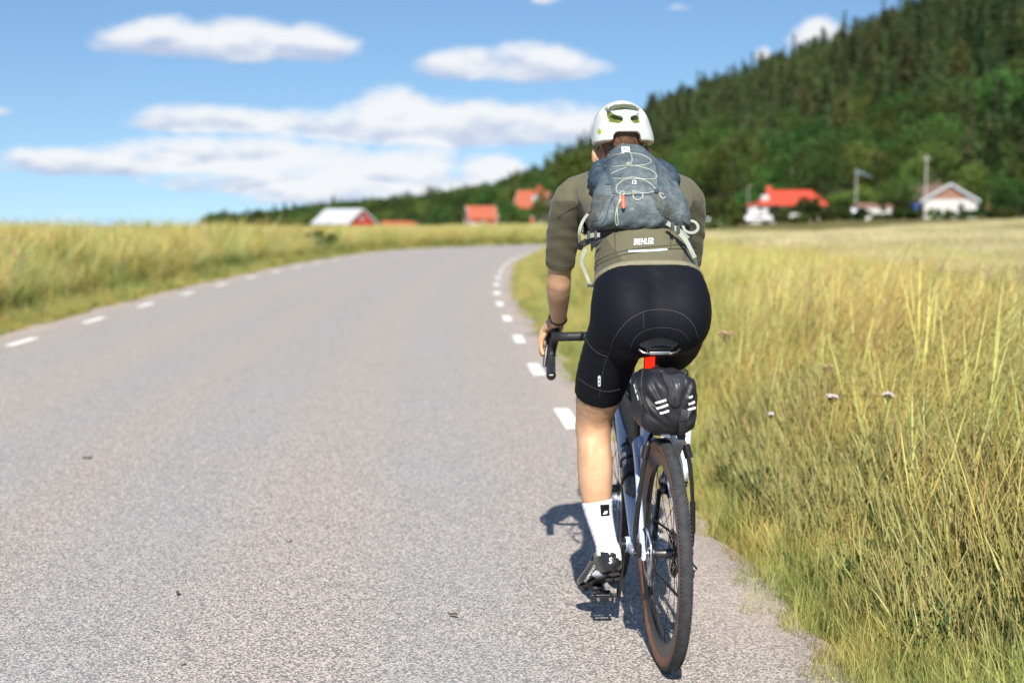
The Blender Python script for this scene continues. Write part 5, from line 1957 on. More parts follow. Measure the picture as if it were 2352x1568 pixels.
def patch(bvh, poly, name, mat, parent, lift=.0015):
    """a flat shape given by picture points, laid on a surface"""
    S = [on_surface(bvh, *p, lift) for p in poly]
    bm = bmesh.new()
    vs = [bm.verts.new(q[0]) for q in S if q]
    c = bm.verts.new(on_surface(bvh, *(np.array(poly).mean(0)), lift)[0])
    for i in range(len(vs)): bm.faces.new((c, vs[i], vs[(i + 1) % len(vs)]))
    bmesh.ops.subdivide_edges(bm, edges=bm.edges[:], cuts=2, use_grid_fill=True)
    for q in bm.verts:
        n = bvh.find_nearest(q.co)
        if n[0] is not None:
            nn = n[1] if n[1].dot(_EYE - q.co) > 0 else -n[1]
            q.co = n[0] + nn * lift
    me = bpy.data.meshes.new(name); bm.to_mesh(me); bm.free()
    return link(name, me, parent, mat)


def lettering(bvh, text, p0, p1, height, name, mat, parent, shear=0., bold=.0, lift=.002, stretch=None):
    """text printed on a surface: baseline from picture point p0 to p1, height in picture rows"""
    cu = bpy.data.curves.new(name, 'FONT'); cu.body = text; cu.shear = shear; cu.offset = bold; cu.resolution_u = 3
    ob = bpy.data.objects.new(name, cu); COL.objects.link(ob)
    bpy.context.view_layer.update()
    me = bpy.data.meshes.new_from_object(ob.evaluated_get(bpy.context.evaluated_depsgraph_get()))
    bpy.data.objects.remove(ob)
    V = np.array([v.co[:] for v in me.vertices])
    w0, w1 = V[:, 0].min(), V[:, 0].max(); h0, h1 = V[:, 1].min(), V[:, 1].max()
    p0 = np.array(p0, float); p1 = np.array(p1, float)
    d = p1 - p0; up = np.array([d[1], -d[0]]) / np.linalg.norm(d) * height
    for v, c in zip(me.vertices, V):
        q = p0 + d * (c[0] - w0) / (w1 - w0) + up * (c[1] - h0) / (h1 - h0)
        v.co = on_surface(bvh, q[0], q[1], lift)[0]
    me.update()
    return link(name, me, parent, mat)

# ---------------------------------------------------------------- rider
def skin_material():
    m, nt, b = new_mat('skin')
    c = coords(nt)
    n = noise(c, 14., 5., .6); n2 = noise(c, 90., 3., .5); n3 = noise(c, 22., 2., .5)
    col = mixc(n.step(.3, .7), (.51, .295, .17), (.61, .375, .23))
    col = mixc(n2.step(.55, .8) * .35, col, (.40, .19, .12))
    nt.links.new(col, b.inputs['Base Color'])
    b.inputs['Roughness'].default_value = .55
    b.inputs['Specular IOR Level'].default_value = .35
    b.inputs['Subsurface Weight'].default_value = .12
    b.inputs['Subsurface Radius'].default_value = (.012, .004, .002)
    b.inputs['Subsurface Scale'].default_value = .6
    bp = nt.nodes.new('ShaderNodeBump'); bp.inputs['Strength'].default_value = .3; bp.inputs['Distance'].default_value = .006
    hh = n2 * .25 + n3 * 1.2
    nt.links.new(hh.s, bp.inputs['Height']); nt.links.new(bp.outputs[0], b.inputs['Normal'])
    return m


def fabric(name, col, weave=900., rough=.75, bump=.25, vary=.06, spec=.25, sheen=.0, folds=.0, fscale=9., panel=None):
    m, nt, b = new_mat(name)
    c = coords(nt)
    n = noise(c, 40., 4.); w = noise(c, weave, 1.)
    cc = mixc(n.step(.3, .7), [k * (1 - vary) for k in col], [k * (1 + vary) for k in col])
    if panel:                                   # darker knit on the sleeves and flanks
        sp = nt.nodes.new('ShaderNodeSeparateXYZ'); nt.links.new(c, sp.inputs[0])
        ax, z = E(sp.outputs[0]).ab(), E(sp.outputs[2])
        sleeve = (ax + (1.425 - z) * .55).step(.196, .200) * (1.0 - z.step(1.418, 1.424))
        flank = ax.step(.126, .130) * (1.0 - z.step(1.300, 1.306))
        cc = mixc(sleeve.mx(flank), cc, panel)
    nt.links.new(cc, b.inputs['Base Color'])
    b.inputs['Roughness'].default_value = rough
    b.inputs['Specular IOR Level'].default_value = spec
    b.inputs['Sheen Weight'].default_value = sheen
    bp = nt.nodes.new('ShaderNodeBump'); bp.inputs['Strength'].default_value = bump; bp.inputs['Distance'].default_value = .002
    if folds:
        f = noise(c, fscale, 3., .5, .8)
        h = w * .3 + f * folds
        bp.inputs['Distance'].default_value = .02
        nt.links.new(h.s, bp.inputs['Height'])
    else:
        nt.links.new(w.s, bp.inputs['Height'])
    nt.links.new(bp.outputs[0], b.inputs['Normal'])
    return m


SKIN = skin_material()
JERSEY = fabric('olive_jersey', (.112, .104, .063), 700., .7, .2, sheen=.1, panel=(.080, .074, .045))
BAND = fabric('jersey_hem_band', (.20, .185, .125), 500., .7, .4)
MESHK = fabric('jersey_mesh_panel', (.080, .074, .046), 420., .75, .5)
LYCRA = fabric('black_lycra', (.0065, .0075, .0115), 900., .68, .12, spec=.12)
LYCRA2 = fabric('black_hem_lycra', (.007, .007, .009), 900., .7, .15, spec=.2)
SEAM = simple('seam_thread', (.026, .024, .026), .8)
JSEAM = simple('jersey_seam', (.060, .054, .036), .8)
SOCK = fabric('white_sock', (.80, .80, .82), 300., .85, .3, vary=.03)
HAIR = simple('brown_hair', (.115, .060, .036), .55, vary=.45, scale=60., bump=.8, bscale=180.)
SHOE = simple('black_shoe', (.014, .015, .018), .20, vary=.15, coat=.5)
SOLE = simple('shoe_sole', (.010, .010, .011), .5)

rider = empty('person', BLOC, BROT, 'cyclist seen from behind in olive jersey, black shorts and white socks, hands on the bar', 'person')

# ---- joints
SPINE = [(0, .200, 1.050, .150, .116), (0, .245, 1.130, .164, .118), (0, .305, 1.212, .160, .106), (0, .385, 1.288, .146, .106),
         (0, .465, 1.352, .158, .112), (0, .545, 1.405, .168, .112), (0, .615, 1.448, .140, .088)]
HEADC = (0, .790, 1.622)


def thigh(s):
    if s < 0: return [(-.092, .225, 1.055, .086, .106), (-.112, .300, .945, .086, .102), (-.134, .378, .830, .080, .090), (-.143, .440, .735, .065, .072), (-.146, .468, .672, .058, .064)]
    return [(.092, .225, 1.055, .086, .106), (.110, .345, 1.015, .088, .098), (.128, .465, .960, .084, .090), (.132, .575, .905, .068, .074), (.132, .635, .872, .060, .066)]


def shank(s):
    if s < 0: return [(-.146, .468, .672, .058, .064), (-.147, .452, .615, .056, .062), (-.147, .432, .545, .0575, .066), (-.145, .424, .475, .0545, .061), (-.137, .415, .395, .0425, .047), (-.120, .405, .320, .0345, .038), (-.107, .392, .262, .031, .039)]
    return [(.132, .635, .872, .060, .066), (.132, .585, .835, .056, .062), (.131, .520, .775, .059, .066), (.129, .460, .715, .054, .058), (.125, .405, .650, .042, .046), (.121, .370, .605, .035, .038), (.119, .352, .572, .034, .040)]


def upper_arm(s):
    return [(s * .150, .610, 1.440, .062, .066), (s * .192, .632, 1.418, .063, .064), (s * .214, .672, 1.345, .054, .056), (s * .222, .715, 1.250, .047, .050), (s * .224, .758, 1.165, .040, .043), (s * .2235, .775, 1.140, .039, .041)]


def forearm(s):
    return [(s * .2235, .772, 1.143, .040, .042), (s * .221, .800, 1.110, .042, .042), (s * .216, .850, 1.066, .038, .037), (s * .209, .905, 1.020, .031, .029), (s * .2055, .945, .990, .0285, .022)]


FOOT = {-1: [(-.107, .392, .262, .031, .039), (-.102, .382, .228, .027, .034), (-.122, .450, .182, .032, .020), (-.142, .520, .158, .032, .016)],
        1: [(.119, .352, .572, .034, .040), (.119, .345, .535, .028, .034), (.123, .430, .495, .032, .020), (.125, .510, .480, .032, .016)]}


def add_trunk(f, g=0.):
    f.chain(SPINE, .02, (0, -.66, .75), g)
    for s in (-1, 1):
        f.ell((s * .076, .142, 1.058), (.084, .088, .106), .05, grow=g)
        f.ell((s * .092, .200, 1.110), (.076, .095, .100), .05, grow=g)
        f.ell((s * .095, .500, 1.440), (.085, .105, .050), .05, grow=g, M=Matrix.Rotation(R(-35), 3, 'X'))   # shoulder blade
        f.chain([(s * .03, .635, 1.500, .045), (s * .10, .630, 1.475, .045), (s * .165, .628, 1.440, .052)], .04, grow=g)   # trapezius


def add_neck(f, g=0.):
    f.chain([(0, .615, 1.452, .085, .070), (0, .665, 1.500, .066, .064), (0, .718, 1.553, .058, .060), (0, .760, 1.595, .060, .064)], .035, (0, -.6, .7), g)


def hand(s):
    """a right or left hand with five fingers closed over the brake hood"""
    f = Field((min(s * .16, s * .28) - .02, .90, .83), (max(s * .16, s * .28) + .02, 1.10, 1.03), .0032)
    up = (s * .75, 0, .66)
    f.chain([(s * .2055, .940, .993, .0285, .022), (s * .2085, .962, .987, .031, .019), (s * .2200, .990, .982, .038, .0165), (s * .2290, 1.018, .972, .0385, .0135), (s * .234, 1.030, .965, .034, .011)], .008, up)
    kn = [((.2245, 1.048, .985), (.2400, 1.074, .958), (.2420, 1.078, .930), (.2360, 1.072, .912), .0092),
          ((.2370, 1.042, .968), (.2545, 1.062, .936), (.2560, 1.062, .900), (.2490, 1.052, .880), .0094),
          ((.2450, 1.026, .952), (.2610, 1.038, .916), (.2620, 1.036, .880), (.2560, 1.028, .858), .0090),
          ((.2475, 1.006, .940), (.2600, 1.012, .910), (.2610, 1.010, .882), (.2560, 1.004, .864), .0080)]
    for a, b, c, d, r in kn:
        q = [(s * p[0], p[1], p[2]) for p in (a, b, c, d)]
        root = (s * .224, .995, .976)
        f.chain([root + (r * .9,), q[0] + (r * 1.08,), q[1] + (r * 1.0,), q[2] + (r * .93,), q[3] + (r * .80,)], .004, steps=2, pad=.03)
    f.chain([(s * .2060, .958, .984, .013), (s * .1930, .985, .972, .0125), (s * .1900, 1.012, .955, .0105), (s * .1960, 1.034, .942, .0085)], .006, steps=2, pad=.03)
    return f.mesh()


def add_head(f, g=0.):
    cx, cy, cz = HEADC
    f.ell((0, cy - .010, cz + .030), (.076 + g, .098 + g, .079 + g), .02)
    f.ell((0, cy + .030, cz - .030), (.064 + g, .072 + g, .085 + g), .03)
    f.chain([(0, cy + .045, cz - .085, .045, .03), (0, cy + .082, cz - .095, .028, .022)], .03)        # jaw, chin
    f.chain([(0, cy + .094, cz + .012, .010), (0, cy + .112, cz - .022, .013), (0, cy + .100, cz - .034, .015)], .012)      # nose
    for s in (-1, 1):
        f.ell((s * .030, cy + .094, cz + .014), (.015, .012, .012), .006, sub=True)       # eye sockets
        f.ell((s * .028, cy + .088, cz + .030), (.026, .014, .008), .012)                 # brow
        f.ell((s * .040, cy + .076, cz - .028), (.026, .022, .022), .02)                  # cheek
        f.ell((s * .084, cy - .006, cz - .042), (.012, .020, .036), .006, M=Matrix.Rotation(R(s * 18), 3, 'Z'))     # ear
        f.ell((s * .098, cy - .016, cz - .042), (.009, .016, .030), .004)
    f.ell((0, cy + .098, cz - .062), (.024, .010, .009), .008)                             # lips
    f.box((0, cy + .110, cz - .0625), (.022, .010, .0012), .001, .002, sub=True)


def build_body():
    f = Field((-.34, -.02, .17), (.34, 1.02, 1.80), .0075)
    add_trunk(f); add_neck(f); add_head(f)
    for s in (-1, 1):
        f.chain(thigh(s), .045, (0, 1, .3)); f.chain(shank(s), .012, (0, 1, .2))
        f.chain(upper_arm(s), .03, (0, 1, .3)); f.chain(forearm(s), .012, (0, 0, 1))
    s = -1
    f.ell((-.1260, .420, .540), (.030, .050, .080), .018)      # inner head of the calf
    f.ell((-.1685, .414, .560), (.026, .046, .076), .018)
    for x in (-.166, -.126): f.chain([(x, .430, .760, .012), (x * 1.0, .416, .695, .009), (x, .424, .635, .008)], .025)     # tendons behind the knee
    f.ell((-.2255, .760, 1.138), (.020, .022, .020), .015); f.ell((.2255, .760, 1.138), (.020, .022, .020), .015)   # elbows
    # feet inside the shoes
    f.chain(FOOT[-1], .01, (0, .3, 1))
    f.chain(FOOT[1], .01, (0, .3, 1))
    return f.build('body', SKIN, rider, [hand(-1), hand(1)])


body = build_body()


def build_jersey():
    h = .0075
    f = Field((-.34, .02, 1.05), (.34, .86, 1.62), h)
    add_trunk(f, .006)
    f.chain([(0, .615, 1.452, .090, .075), (0, .662, 1.496, .074, .070)], .035, (0, -.6, .7), .004)
    f.cut((0, .160, 1.222), (0, -.56, -.83), .004)      # hem
    a = Field((-.34, .02, 1.05), (.34, .86, 1.62), h)
    for s in (-1, 1):
        b = Field((-.34, .02, 1.05), (.34, .86, 1.62), h)
        b.chain(upper_arm(s), .0, (0, 1, .3), .0065)
        b.cut((s * .223, .732, 1.212), (s * .02, .38, -.92), .003)
        a.union(b, 0)
    f.union(a, .032)
    f.cut((0, .670, 1.508), (0, .66, .75), .003)
    # small folds at the waist and under the arms
    f.warp(lambda X, Y, Z: .0011 * np.sin(Z * 210 + 9 * X + 40 * Y * Y) * np.clip(1 - np.abs(Z - 1.30) / .10, 0, 1) + .0013 * np.sin(Z * 120 + X * 60 + Y * 30) * np.clip((np.abs(X) - .15) / .06, 0, 1))
    return f.build('jersey', JERSEY, rider)


jersey = build_jersey()


def build_hem():
    f = Field((-.26, .02, 1.05), (.26, .62, 1.42), .006)
    add_trunk(f, .0072)
    f.cut((0, .160, 1.220), (0, -.56, -.83), .002)
    f.cut((0, .172, 1.238), (0, .56, .83), .002)
    return f.build('hem_band', BAND, jersey)


build_hem()


def build_shorts():
    h = .0075
    lo, hi = (-.30, -.02, .70), (.30, .70, 1.36)
    f = Field(lo, hi, h)
    add_trunk(f, .0035)
    f.cut((0, .215, 1.262), (0, .56, .83), .003)
    hems = {-1: ((-.140, .412, .790), (-.06, .40, -.90)), 1: ((.131, .545, .920), (0, .88, -.46))}
    for s in (-1, 1):
        b = Field(lo, hi, h)
        b.chain(thigh(s), 0, (0, 1, .3), .0040)
        b.cut(hems[s][0], hems[s][1], .003)
        f.union(b, .045)
    f.warp(lambda X, Y, Z: .0012 * np.sin(Z * 190 - 70 * np.abs(X) + 2 * np.sin(X * 60)) * np.clip(1 - np.abs(Z - .93) / .09, 0, 1) * (X < .02)
           + .0007 * np.sin(X * 55 + Z * 160 + 3 * np.sin(X * 23)) * np.clip(1 - np.abs(Z - 1.17) / .08, 0, 1))
    return f.build('shorts', LYCRA, rider)


shorts = build_shorts()
bj, bs, bb = bvh_of(jersey), bvh_of(shorts), bvh_of(body)


def limb_band(name, st, t0, t1, grow, mat, up, k=.0):
    """a ring of cloth round a limb between two fractions of its chain"""
    S = catmull(np.array(st, float), 6)
    n = len(S) - 1
    i0, i1 = t0 * n, t1 * n
    q = [np.array([np.interp(i, range(n + 1), S[:, c]) for c in range(5)]) for i in np.linspace(i0, i1, 8)]
    m = MB()
    gr = [grow * (.6 if j in (0, 7) else 1) for j in range(8)]
    m.sweep([tuple(p[:3]) for p in q], [p[3] + g for p, g in zip(q, gr)], [p[4] + g for p, g in zip(q, gr)], up=up, n=32, caps=True)
    return m.build(name, mat, rider)


# hem band, seams and prints of the clothes
ribbon(bj, [(1358, 622), (1376, 607), (1415, 590), (1465, 580), (1525, 573), (1575, 572), (1600, 580)], .0035, 'hem_seam', JSEAM, jersey, .0022)
ribbon(bj, [(1360, 609), (1378, 596), (1416, 580), (1466, 571), (1525, 565), (1576, 562), (1600, 568)], .003, 'pocket_seam', JSEAM, jersey, .0020)
ribbon(bj, [(1412, 534), (1413, 560), (1414, 586)], .003, 'pocket_stitch', JSEAM, jersey, .0020)
ribbon(bj, [(1538, 530), (1540, 552), (1541, 574)], .003, 'pocket_stitch', JSEAM, jersey, .0020)
ribbon(bj, [(1444, 578), (1485, 577), (1532, 574)], .0065, 'reflective_strip', REFLECT, jersey, .0030)
lettering(bj, 'BIEHLER', (1456, 564), (1501, 562), 14, 'jersey_lettering', WHITEP, jersey, .25, .012, .003)
for s in (-1, 1):
    st = upper_arm(s)
    limb_band('sleeve_hem', [(p[0], p[1], p[2], p[3] + .0065, p[4] + .0065) for p in st], .655, .70, .0012, MESHK, (0, 1, .3))
ribbon(bj, [(1366, 478), (1352, 492), (1338, 520), (1330, 560), (1330, 588)], .003, 'arm_seam', JSEAM, jersey, .002)
ribbon(bj, [(1280, 500), (1300, 486), (1318, 476), (1332, 470)], .003, 'shoulder_seam', JSEAM, jersey, .002)
ribbon(bs, [(1416, 826), (1398, 815), (1402, 806), (1409, 782), (1425, 756), (1447, 733), (1478, 716), (1512, 711), (1545, 714), (1572, 725), (1592, 746), (1604, 778)][2:], .0026, 'seat_seam', SEAM, shorts, .0016)
ribbon(bs, [(1448, 800), (1456, 780), (1472, 764), (1500, 754), (1535, 753), (1566, 762), (1584, 782)], .0018, 'pad_seam', SEAM, shorts, .0014)
ribbon(bs, [(1477, 715), (1478, 735), (1479, 755)], .0016, 'centre_seam', SEAM, shorts, .0014)
ribbon(bs, [(1402, 806), (1392, 826), (1386, 850), (1380, 880), (1377, 912)], .0022, 'leg_seam', SEAM, shorts, .0016)
ribbon(bs, [(1346, 778), (1358, 797), (1376, 812), (1398, 820)], .0022, 'pocket_edge', SEAM, shorts, .0016)
th = thigh(-1)
limb_band('leg_hem', [(p[0], p[1], p[2], p[3] + .004, p[4] + .004) for p in th], .50, .582, .0013, LYCRA2, (0, 1, .3)) if False else None
ribbon(bs, [(1327, 868), (1345, 880), (1370, 893), (1398, 899), (1425, 893)], .0022, 'hem_seam', SEAM, shorts, .0016)
patch(bs, [(1374, 864), (1377, 861), (1380, 863), (1380, 884), (1377, 887), (1374, 885)], 'side_tag', WHITEP, shorts, .002)
patch(bs, [(1376, 868), (1378.4, 868), (1378.4, 872), (1376, 872)], 'tag_mark', LYCRA2, shorts, .003)
patch(bs, [(1376, 877), (1378.4, 877), (1378.4, 881), (1376, 881)], 'tag_mark', LYCRA2, shorts, .003)

# wrist band
st = forearm(-1)
limb_band('wrist_band', st, .905, .965, .0035, simple('black_silicone', (.013, .013, .014), .5), (0, 0, 1))
# socks and shoes
for s in (-1, 1):
    st = shank(s)
    e = np.array(st[-1][:3])
    f = Field(e - [.09, .10, .13], e + [.09, .22, .24], .0045)
    f.chain(st[2:], 0, (0, 1, .2), .0042); f.chain(FOOT[s], .012, (0, .3, 1), .0042)
    top = (-.141, .415, .432) if s < 0 else (.127, .425, .675)
    d_ = np.array(st[3][:3]) - np.array(st[5][:3])
    f.cut(top, d_, .002)
    f.warp(lambda X, Y, Z: .0006 * np.sin(Z * 380 + Y * 120 + 2 * np.sin(X * 90)))
    so = f.build('sock', SOCK, rider)
    if s < 0: left_sock = so
bk = bvh_of(left_sock)
patch(bk, [(1378, 1158), (1398, 1157), (1399, 1183), (1380, 1184)], 'sock_label', LYCRA2, left_sock, .0022)
lettering(bk, 'B', (1384, 1180), (1395, 1179), 7, 'sock_logo', WHITEP, left_sock, .4, .03, .0036)


def shoe(s):
    if s < 0:
        heel = np.array((-.101, .366, .214)); toe = np.array((-.158, .560, .130))
    else:
        heel = np.array((.119, .338, .528)); toe = np.array((.128, .560, .462))
    ax = toe - heel; L = np.linalg.norm(ax); ax = ax / L
    side = np.cross(ax, (0, 0, 1.)); side /= np.linalg.norm(side); upv = np.cross(side, ax)
    P = lambda a, u, w=0: tuple(heel + ax * a * L + upv * u + side * w)
    lo = np.minimum(heel, toe) - .09; hi = np.maximum(heel, toe) + .11
    f = Field(lo, hi, .004)
    f.chain([P(-.02, .018) + (.030, .030), P(.14, .030) + (.035, .048), P(.34, .026) + (.035, .045), P(.55, .012) + (.039, .033), P(.80, -.002) + (.043, .024), P(1.0, -.006) + (.036, .019), P(1.10, -.008) + (.024, .014)], .0, tuple(upv), steps=3)
    an = np.array(shank(s)[-1][:3])
    f.chain([tuple(heel + [0, .014, .012]) + (.033, .040), tuple(an * .5 + heel * .5 + [0, .010, .004]) + (.0345, .043), tuple(an + [0, .000, .012]) + (.0375, .0465)], .02, (0, 1, .2), steps=3)
    f.cut(tuple(an + [0, -.03, .012]), (0, -.10, 1.), .005)
    f.cut(P(.5, -.024), tuple(-upv), .006)
    o = f.build('shoe', SHOE, rider)
    m = MB()
    pts = [P(-.07, -.021), P(.1, -.025), P(.35, -.021), P(.6, -.026), P(.85, -.028), P(1.08, -.022), P(1.13, -.018)]
    m.sweep(pts, [.022, .033, .029, .038, .042, .034, .018], [.006] * 7, up=tuple(upv), n=20)
    m.build('sole', SOLE, o)
    m = MB()
    for a, w in ((.02, .026), (.92, .030)):
        for k in (-1, 1): m.box(P(a, -.034, k * w * .55), (.018, .022, .012), bev=.003)
    m.build('sole_lug', SOLE, o)
    m = MB(); m.box(P(.62, -.038), (.034, .052, .012), bev=.003); m.build('cleat', DARKSTEEL, o)
    m = MB(); m.lathe(P(.34, .050, -s * -.026), tuple(upv * .6 + side * s * .8), [(0, .012), (.005, .012), (.007, .009), (.007, 0)], 18); m.build('closure_dial', BLACK, o)
    return o


sh = shoe(-1); shoe(1)
bsh = bvh_of(sh)
lettering(bsh, 'SHIMANO', (1346, 1338), (1371, 1299), 6.5, 'shoe_lettering', WHITEP, sh, .3, .02, .0022)
lettering(bsh, 'S', (1399, 1294), (1407, 1293), 14, 'shoe_logo', WHITEP, sh, .3, .02, .0022)
patch(bsh, [(1402, 1281), (1420, 1280), (1422, 1300), (1404, 1302)], 'heel_tab', SOLE, sh, .0012)

# hair and eyes
f = Field((-.12, .66, 1.50), (.12, .92, 1.76), .004)
cx, cy, cz = HEADC
f.ell((0, cy - .012, cz + .030), (.0815, .1035, .090), .0)
f.ell((0, cy - .040, cz - .035), (.060, .058, .060), .02)
f.cut((0, cy + .046, cz + .03), (0, 1, .30), .0)
f.cut((0, cy, cz - .072), (0, .55, -1), .004)
f.cut((0, cy, cz + .040), (0, 0, 1), .002)
for s in (-1, 1): f.ell((s * .088, cy + .002, cz - .022), (.030, .036, .046), .004, sub=True)
f.warp(lambda X, Y, Z: .0016 * np.sin(X * 420 + Z * 90) * np.cos(Y * 300 + Z * 200))
f.build('hair', HAIR, rider)
for s in (-1, 1):
    m = MB(); m.lathe((s * .030, cy + .084, cz + .013), (0, 1, 0), [(-.010, 0), (-.007, .0075), (0, .0105), (.006, .0085), (.0095, .004), (.0105, 0)], 16)
    e = m.build('eye', WHITEP, rider)
    m = MB(); m.lathe((s * .030, cy + .0935, cz + .013), (0, 1, 0), [(0, .005), (.0014, .003), (.0018, 0)], 14); m.build('iris', BLACK, e)

# ---------------------------------------------------------------- helmet
HWHITE = simple('white_helmet', (.52, .54, .515), .35, vary=.02, coat=.2)
LIME = simple('lime_liner', (.10, .135, .013), .5, vary=.1)
EPS = simple('grey_foam', (.14, .15, .15), .8, vary=.1)
helmet = empty('helmet', BLOC, BROT, 'white cycling helmet with angled rear vents and a lime dot', 'helmet')


def build_helmet():
    hc = np.array((0, .796, 1.655))
    M = Matrix.Rotation(R(-10), 3, 'X')
    h = .0036
    f = Field((-.125, .60, 1.55), (.125, .985, 1.80), h)
    f.ell(hc, (.106, .142, .118), 0, M=M)
    f.ell(hc + [0, -.055, -.030], (.106, .090, .082), .02, M=M)
    inner = lambda q: q.ell(hc + [0, .0, -.006], (.084, .118, .094), .004, M=M, sub=True)
    # lower edge: raised over the nape, dropping behind the ears
    f.cut((0, .80, 1.612), (0, -.12, -1), .004)
    f.box((0, .650, 1.608), (.047, .10, .048), .018, .008, sub=True)
    for s in (-1, 1):
        f.box((s * .10, .855, 1.598), (.05, .075, .040), .02, .010, sub=True)
    inner(f)
    # rear vents: a long top slot and a pair of bent slots below it
    vent = Field(f.lo, f.lo + f.h * (f.n - 1), h)
    def vchain(p, r): vent.chain([q + (r[0], r[1]) for q in p], 0, (0, .3, 1), steps=1, pad=.03)
    vchain([(-.038, .712, 1.747), (.038, .712, 1.747)], (.060, .0165))
    for s in (-1, 1):
        vchain([(s * .084, .748, 1.739), (s * .056, .694, 1.706), (s * .028, .676, 1.699)], (.058, .0145))
        for (x0, x1) in ((.022, .026), (.055, .062)):
            vchain([(s * x0, .80, 1.79), (s * x1, .92, 1.745)], (.010, .03))
        vchain([(s * .10, .80, 1.71), (s * .10, .90, 1.70)], (.012, .05))
    f.v = np.maximum(f.v, -vent.v)
    shell = f.build('shell', HWHITE, helmet)
    g = Field(f.lo, f.lo + f.h * (f.n - 1), h)
    g.ell(hc + [0, .0, -.005], (.0865, .1215, .097), 0, M=M)
    g.ell(hc + [0, .0, -.010], (.078, .112, .088), 0, M=M, sub=True)
    g.cut((0, .80, 1.626), (0, -.1, -1), .0)
    g.build('liner', LIME, helmet)
    return shell


shell = build_helmet()
bh = bvh_of(shell)
patch(bh, [(1377 + 4.2 * cos(a) , 302.5 + 6.2 * sin(a)) for a in np.linspace(0, 2 * pi, 14)[:-1]], 'lime_dot', simple('lime_dot_print', (.24, .33, .02), .5), helmet, .0012)
# retention cradle and straps
m = MB()
m.sweep(catmull([(-.060, .735, 1.622), (-.045, .700, 1.612), (-.028, .690, 1.596), (-.022, .690, 1.582), (0, .688, 1.576), (.022, .690, 1.582), (.028, .690, 1.596), (.045, .700, 1.612), (.060, .735, 1.622)], 4), .0032, .0045, n=8)
m.sweep(catmull([(-.028, .688, 1.594), (-.018, .684, 1.612), (0, .684, 1.616), (.018, .684, 1.612), (.028, .688, 1.594)], 4), .0032, .0042, n=8)
cr = m.build('fit_cradle', BLACK, helmet)
m = MB(); m.lathe((0, .684, 1.602), (0, -1, 0), [(0, .010), (.008, .010), (.010, .007), (.010, 0)], 16); m.build('fit_dial', BLACK, cr)
for s in (-1, 1):
    m = MB(); m.sweep([(s * .086, .77, 1.625), (s * .088, .772, 1.575), (s * .070, .800, 1.530), (s * .02, .83, 1.505), (0, .835, 1.503)], .007, .0012, up=(s, 0, .2), n=8); m.build('chin_strap', BLACK, helmet)
    m = MB(); m.sweep([(s * .090, .85, 1.632), (s * .088, .815, 1.575), (s * .078, .800, 1.540)], .007, .0012, up=(s, 0, .2), n=8); m.build('side_strap', BLACK, helmet)

# ---------------------------------------------------------------- backpack
def pack_material(name, a, b_, folds=1.0):
    m, nt, b = new_mat(name)
    c = coords(nt)
    n = noise(c, 26., 6., .7); n2 = noise(c, 7., 3., .5); w = noise(c, 700., 1.)
    col = mixc(n.step(.32, .70), a, b_)
    nt.links.new(col, b.inputs['Base Color'])
    b.inputs['Roughness'].default_value = .55
    b.inputs['Specular IOR Level'].default_value = .35
    f = noise(c, 17., 4., .55, 1.2)
    hgt = f * folds + w * .06
    bp = nt.nodes.new('ShaderNodeBump'); bp.inputs['Strength'].default_value = .45; bp.inputs['Distance'].default_value = .02
    nt.links.new(hgt.s, bp.inputs['Height']); nt.links.new(bp.outputs[0], b.inputs['Normal'])
    return m


PACK = pack_material('grey_blue_ripstop', (.058, .078, .088), (.118, .148, .160))
PACK_D = pack_material('dark_blue_ripstop', (.024, .042, .064), (.042, .064, .090))
PACK_G = pack_material('grey_stretch_pocket', (.060, .066, .062), (.082, .088, .083))
ZIPM = simple('zip_tape', (.055, .075, .095), .5, bump=.4, bscale=600.)
CORD = simple('pale_bungee_cord', (.33, .355, .31), .6, vary=.1, scale=200.)
WEB = simple('pale_webbing', (.26, .285, .24), .65, vary=.06, bump=.4, bscale=500.)
WEB_D = simple('grey_webbing', (.045, .048, .048), .7, bump=.4, bscale=500.)
ORANGE = simple('orange_pull', (.85, .10, .045), .45, vary=.04)

pack = empty('backpack', BLOC, BROT, 'grey blue hiking backpack with pale bungee lacing and orange zip pull', 'backpack')
PUP = (0, -.62, .78)
PX = -.018


def build_pack():
    h = .0055
    lo, hi = (-.22, .10, 1.27), (.22, .74, 1.72)
    f = Field(lo, hi, h)
    f.chain([(PX, .285, 1.366, .128, .040), (PX, .300, 1.394, .142, .058), (PX, .340, 1.440, .128, .070), (PX, .400, 1.492, .104, .072), (PX, .465, 1.526, .088, .066), (PX, .525, 1.556, .072, .052), (PX, .565, 1.574, .056, .034)],
            .0, PUP, steps=4)
    for s in (-1, 1):   # bulging lower side pockets
        f.chain([(PX + s * .122, .300, 1.366, .042, .040), (PX + s * .114, .345, 1.420, .036, .044), (PX + s * .098, .405, 1.474, .030, .042)], .022, PUP)
    bm_ = lambda X, Y, Z: (.0024 * np.sin(X * 46 + Z * 38 + 2.2 * np.sin(Y * 25)) * np.cos(Z * 55 - X * 30) + .0016 * np.sin(X * 120 + Y * 60 + 3 * np.sin(Z * 40)))
    f.warp(bm_)
    return f.build('main_sack', PACK, pack)


sack = build_pack()
bp_ = bvh_of(sack)


def build_side(s):
    """upper side compartment with stuffed clothes, dark blue"""
    f = Field((-.22, .30, 1.38), (.22, .74, 1.70), .0055)
    f.chain([(PX + s * .106, .355, 1.440, .020, .040), (PX + s * .116, .415, 1.480, .032, .048), (PX + s * .108, .468, 1.508, .032, .044), (PX + s * .084, .515, 1.530, .024, .032)], .0, PUP)
    f.warp(lambda X, Y, Z: .0032 * np.sin(Z * 130 + X * 60 * s + 3 * np.sin(Y * 60)) + .002 * np.sin(Y * 190 + Z * 60))
    return f.build('side_compartment', PACK_D, pack)


for s in (-1, 1): build_side(s)
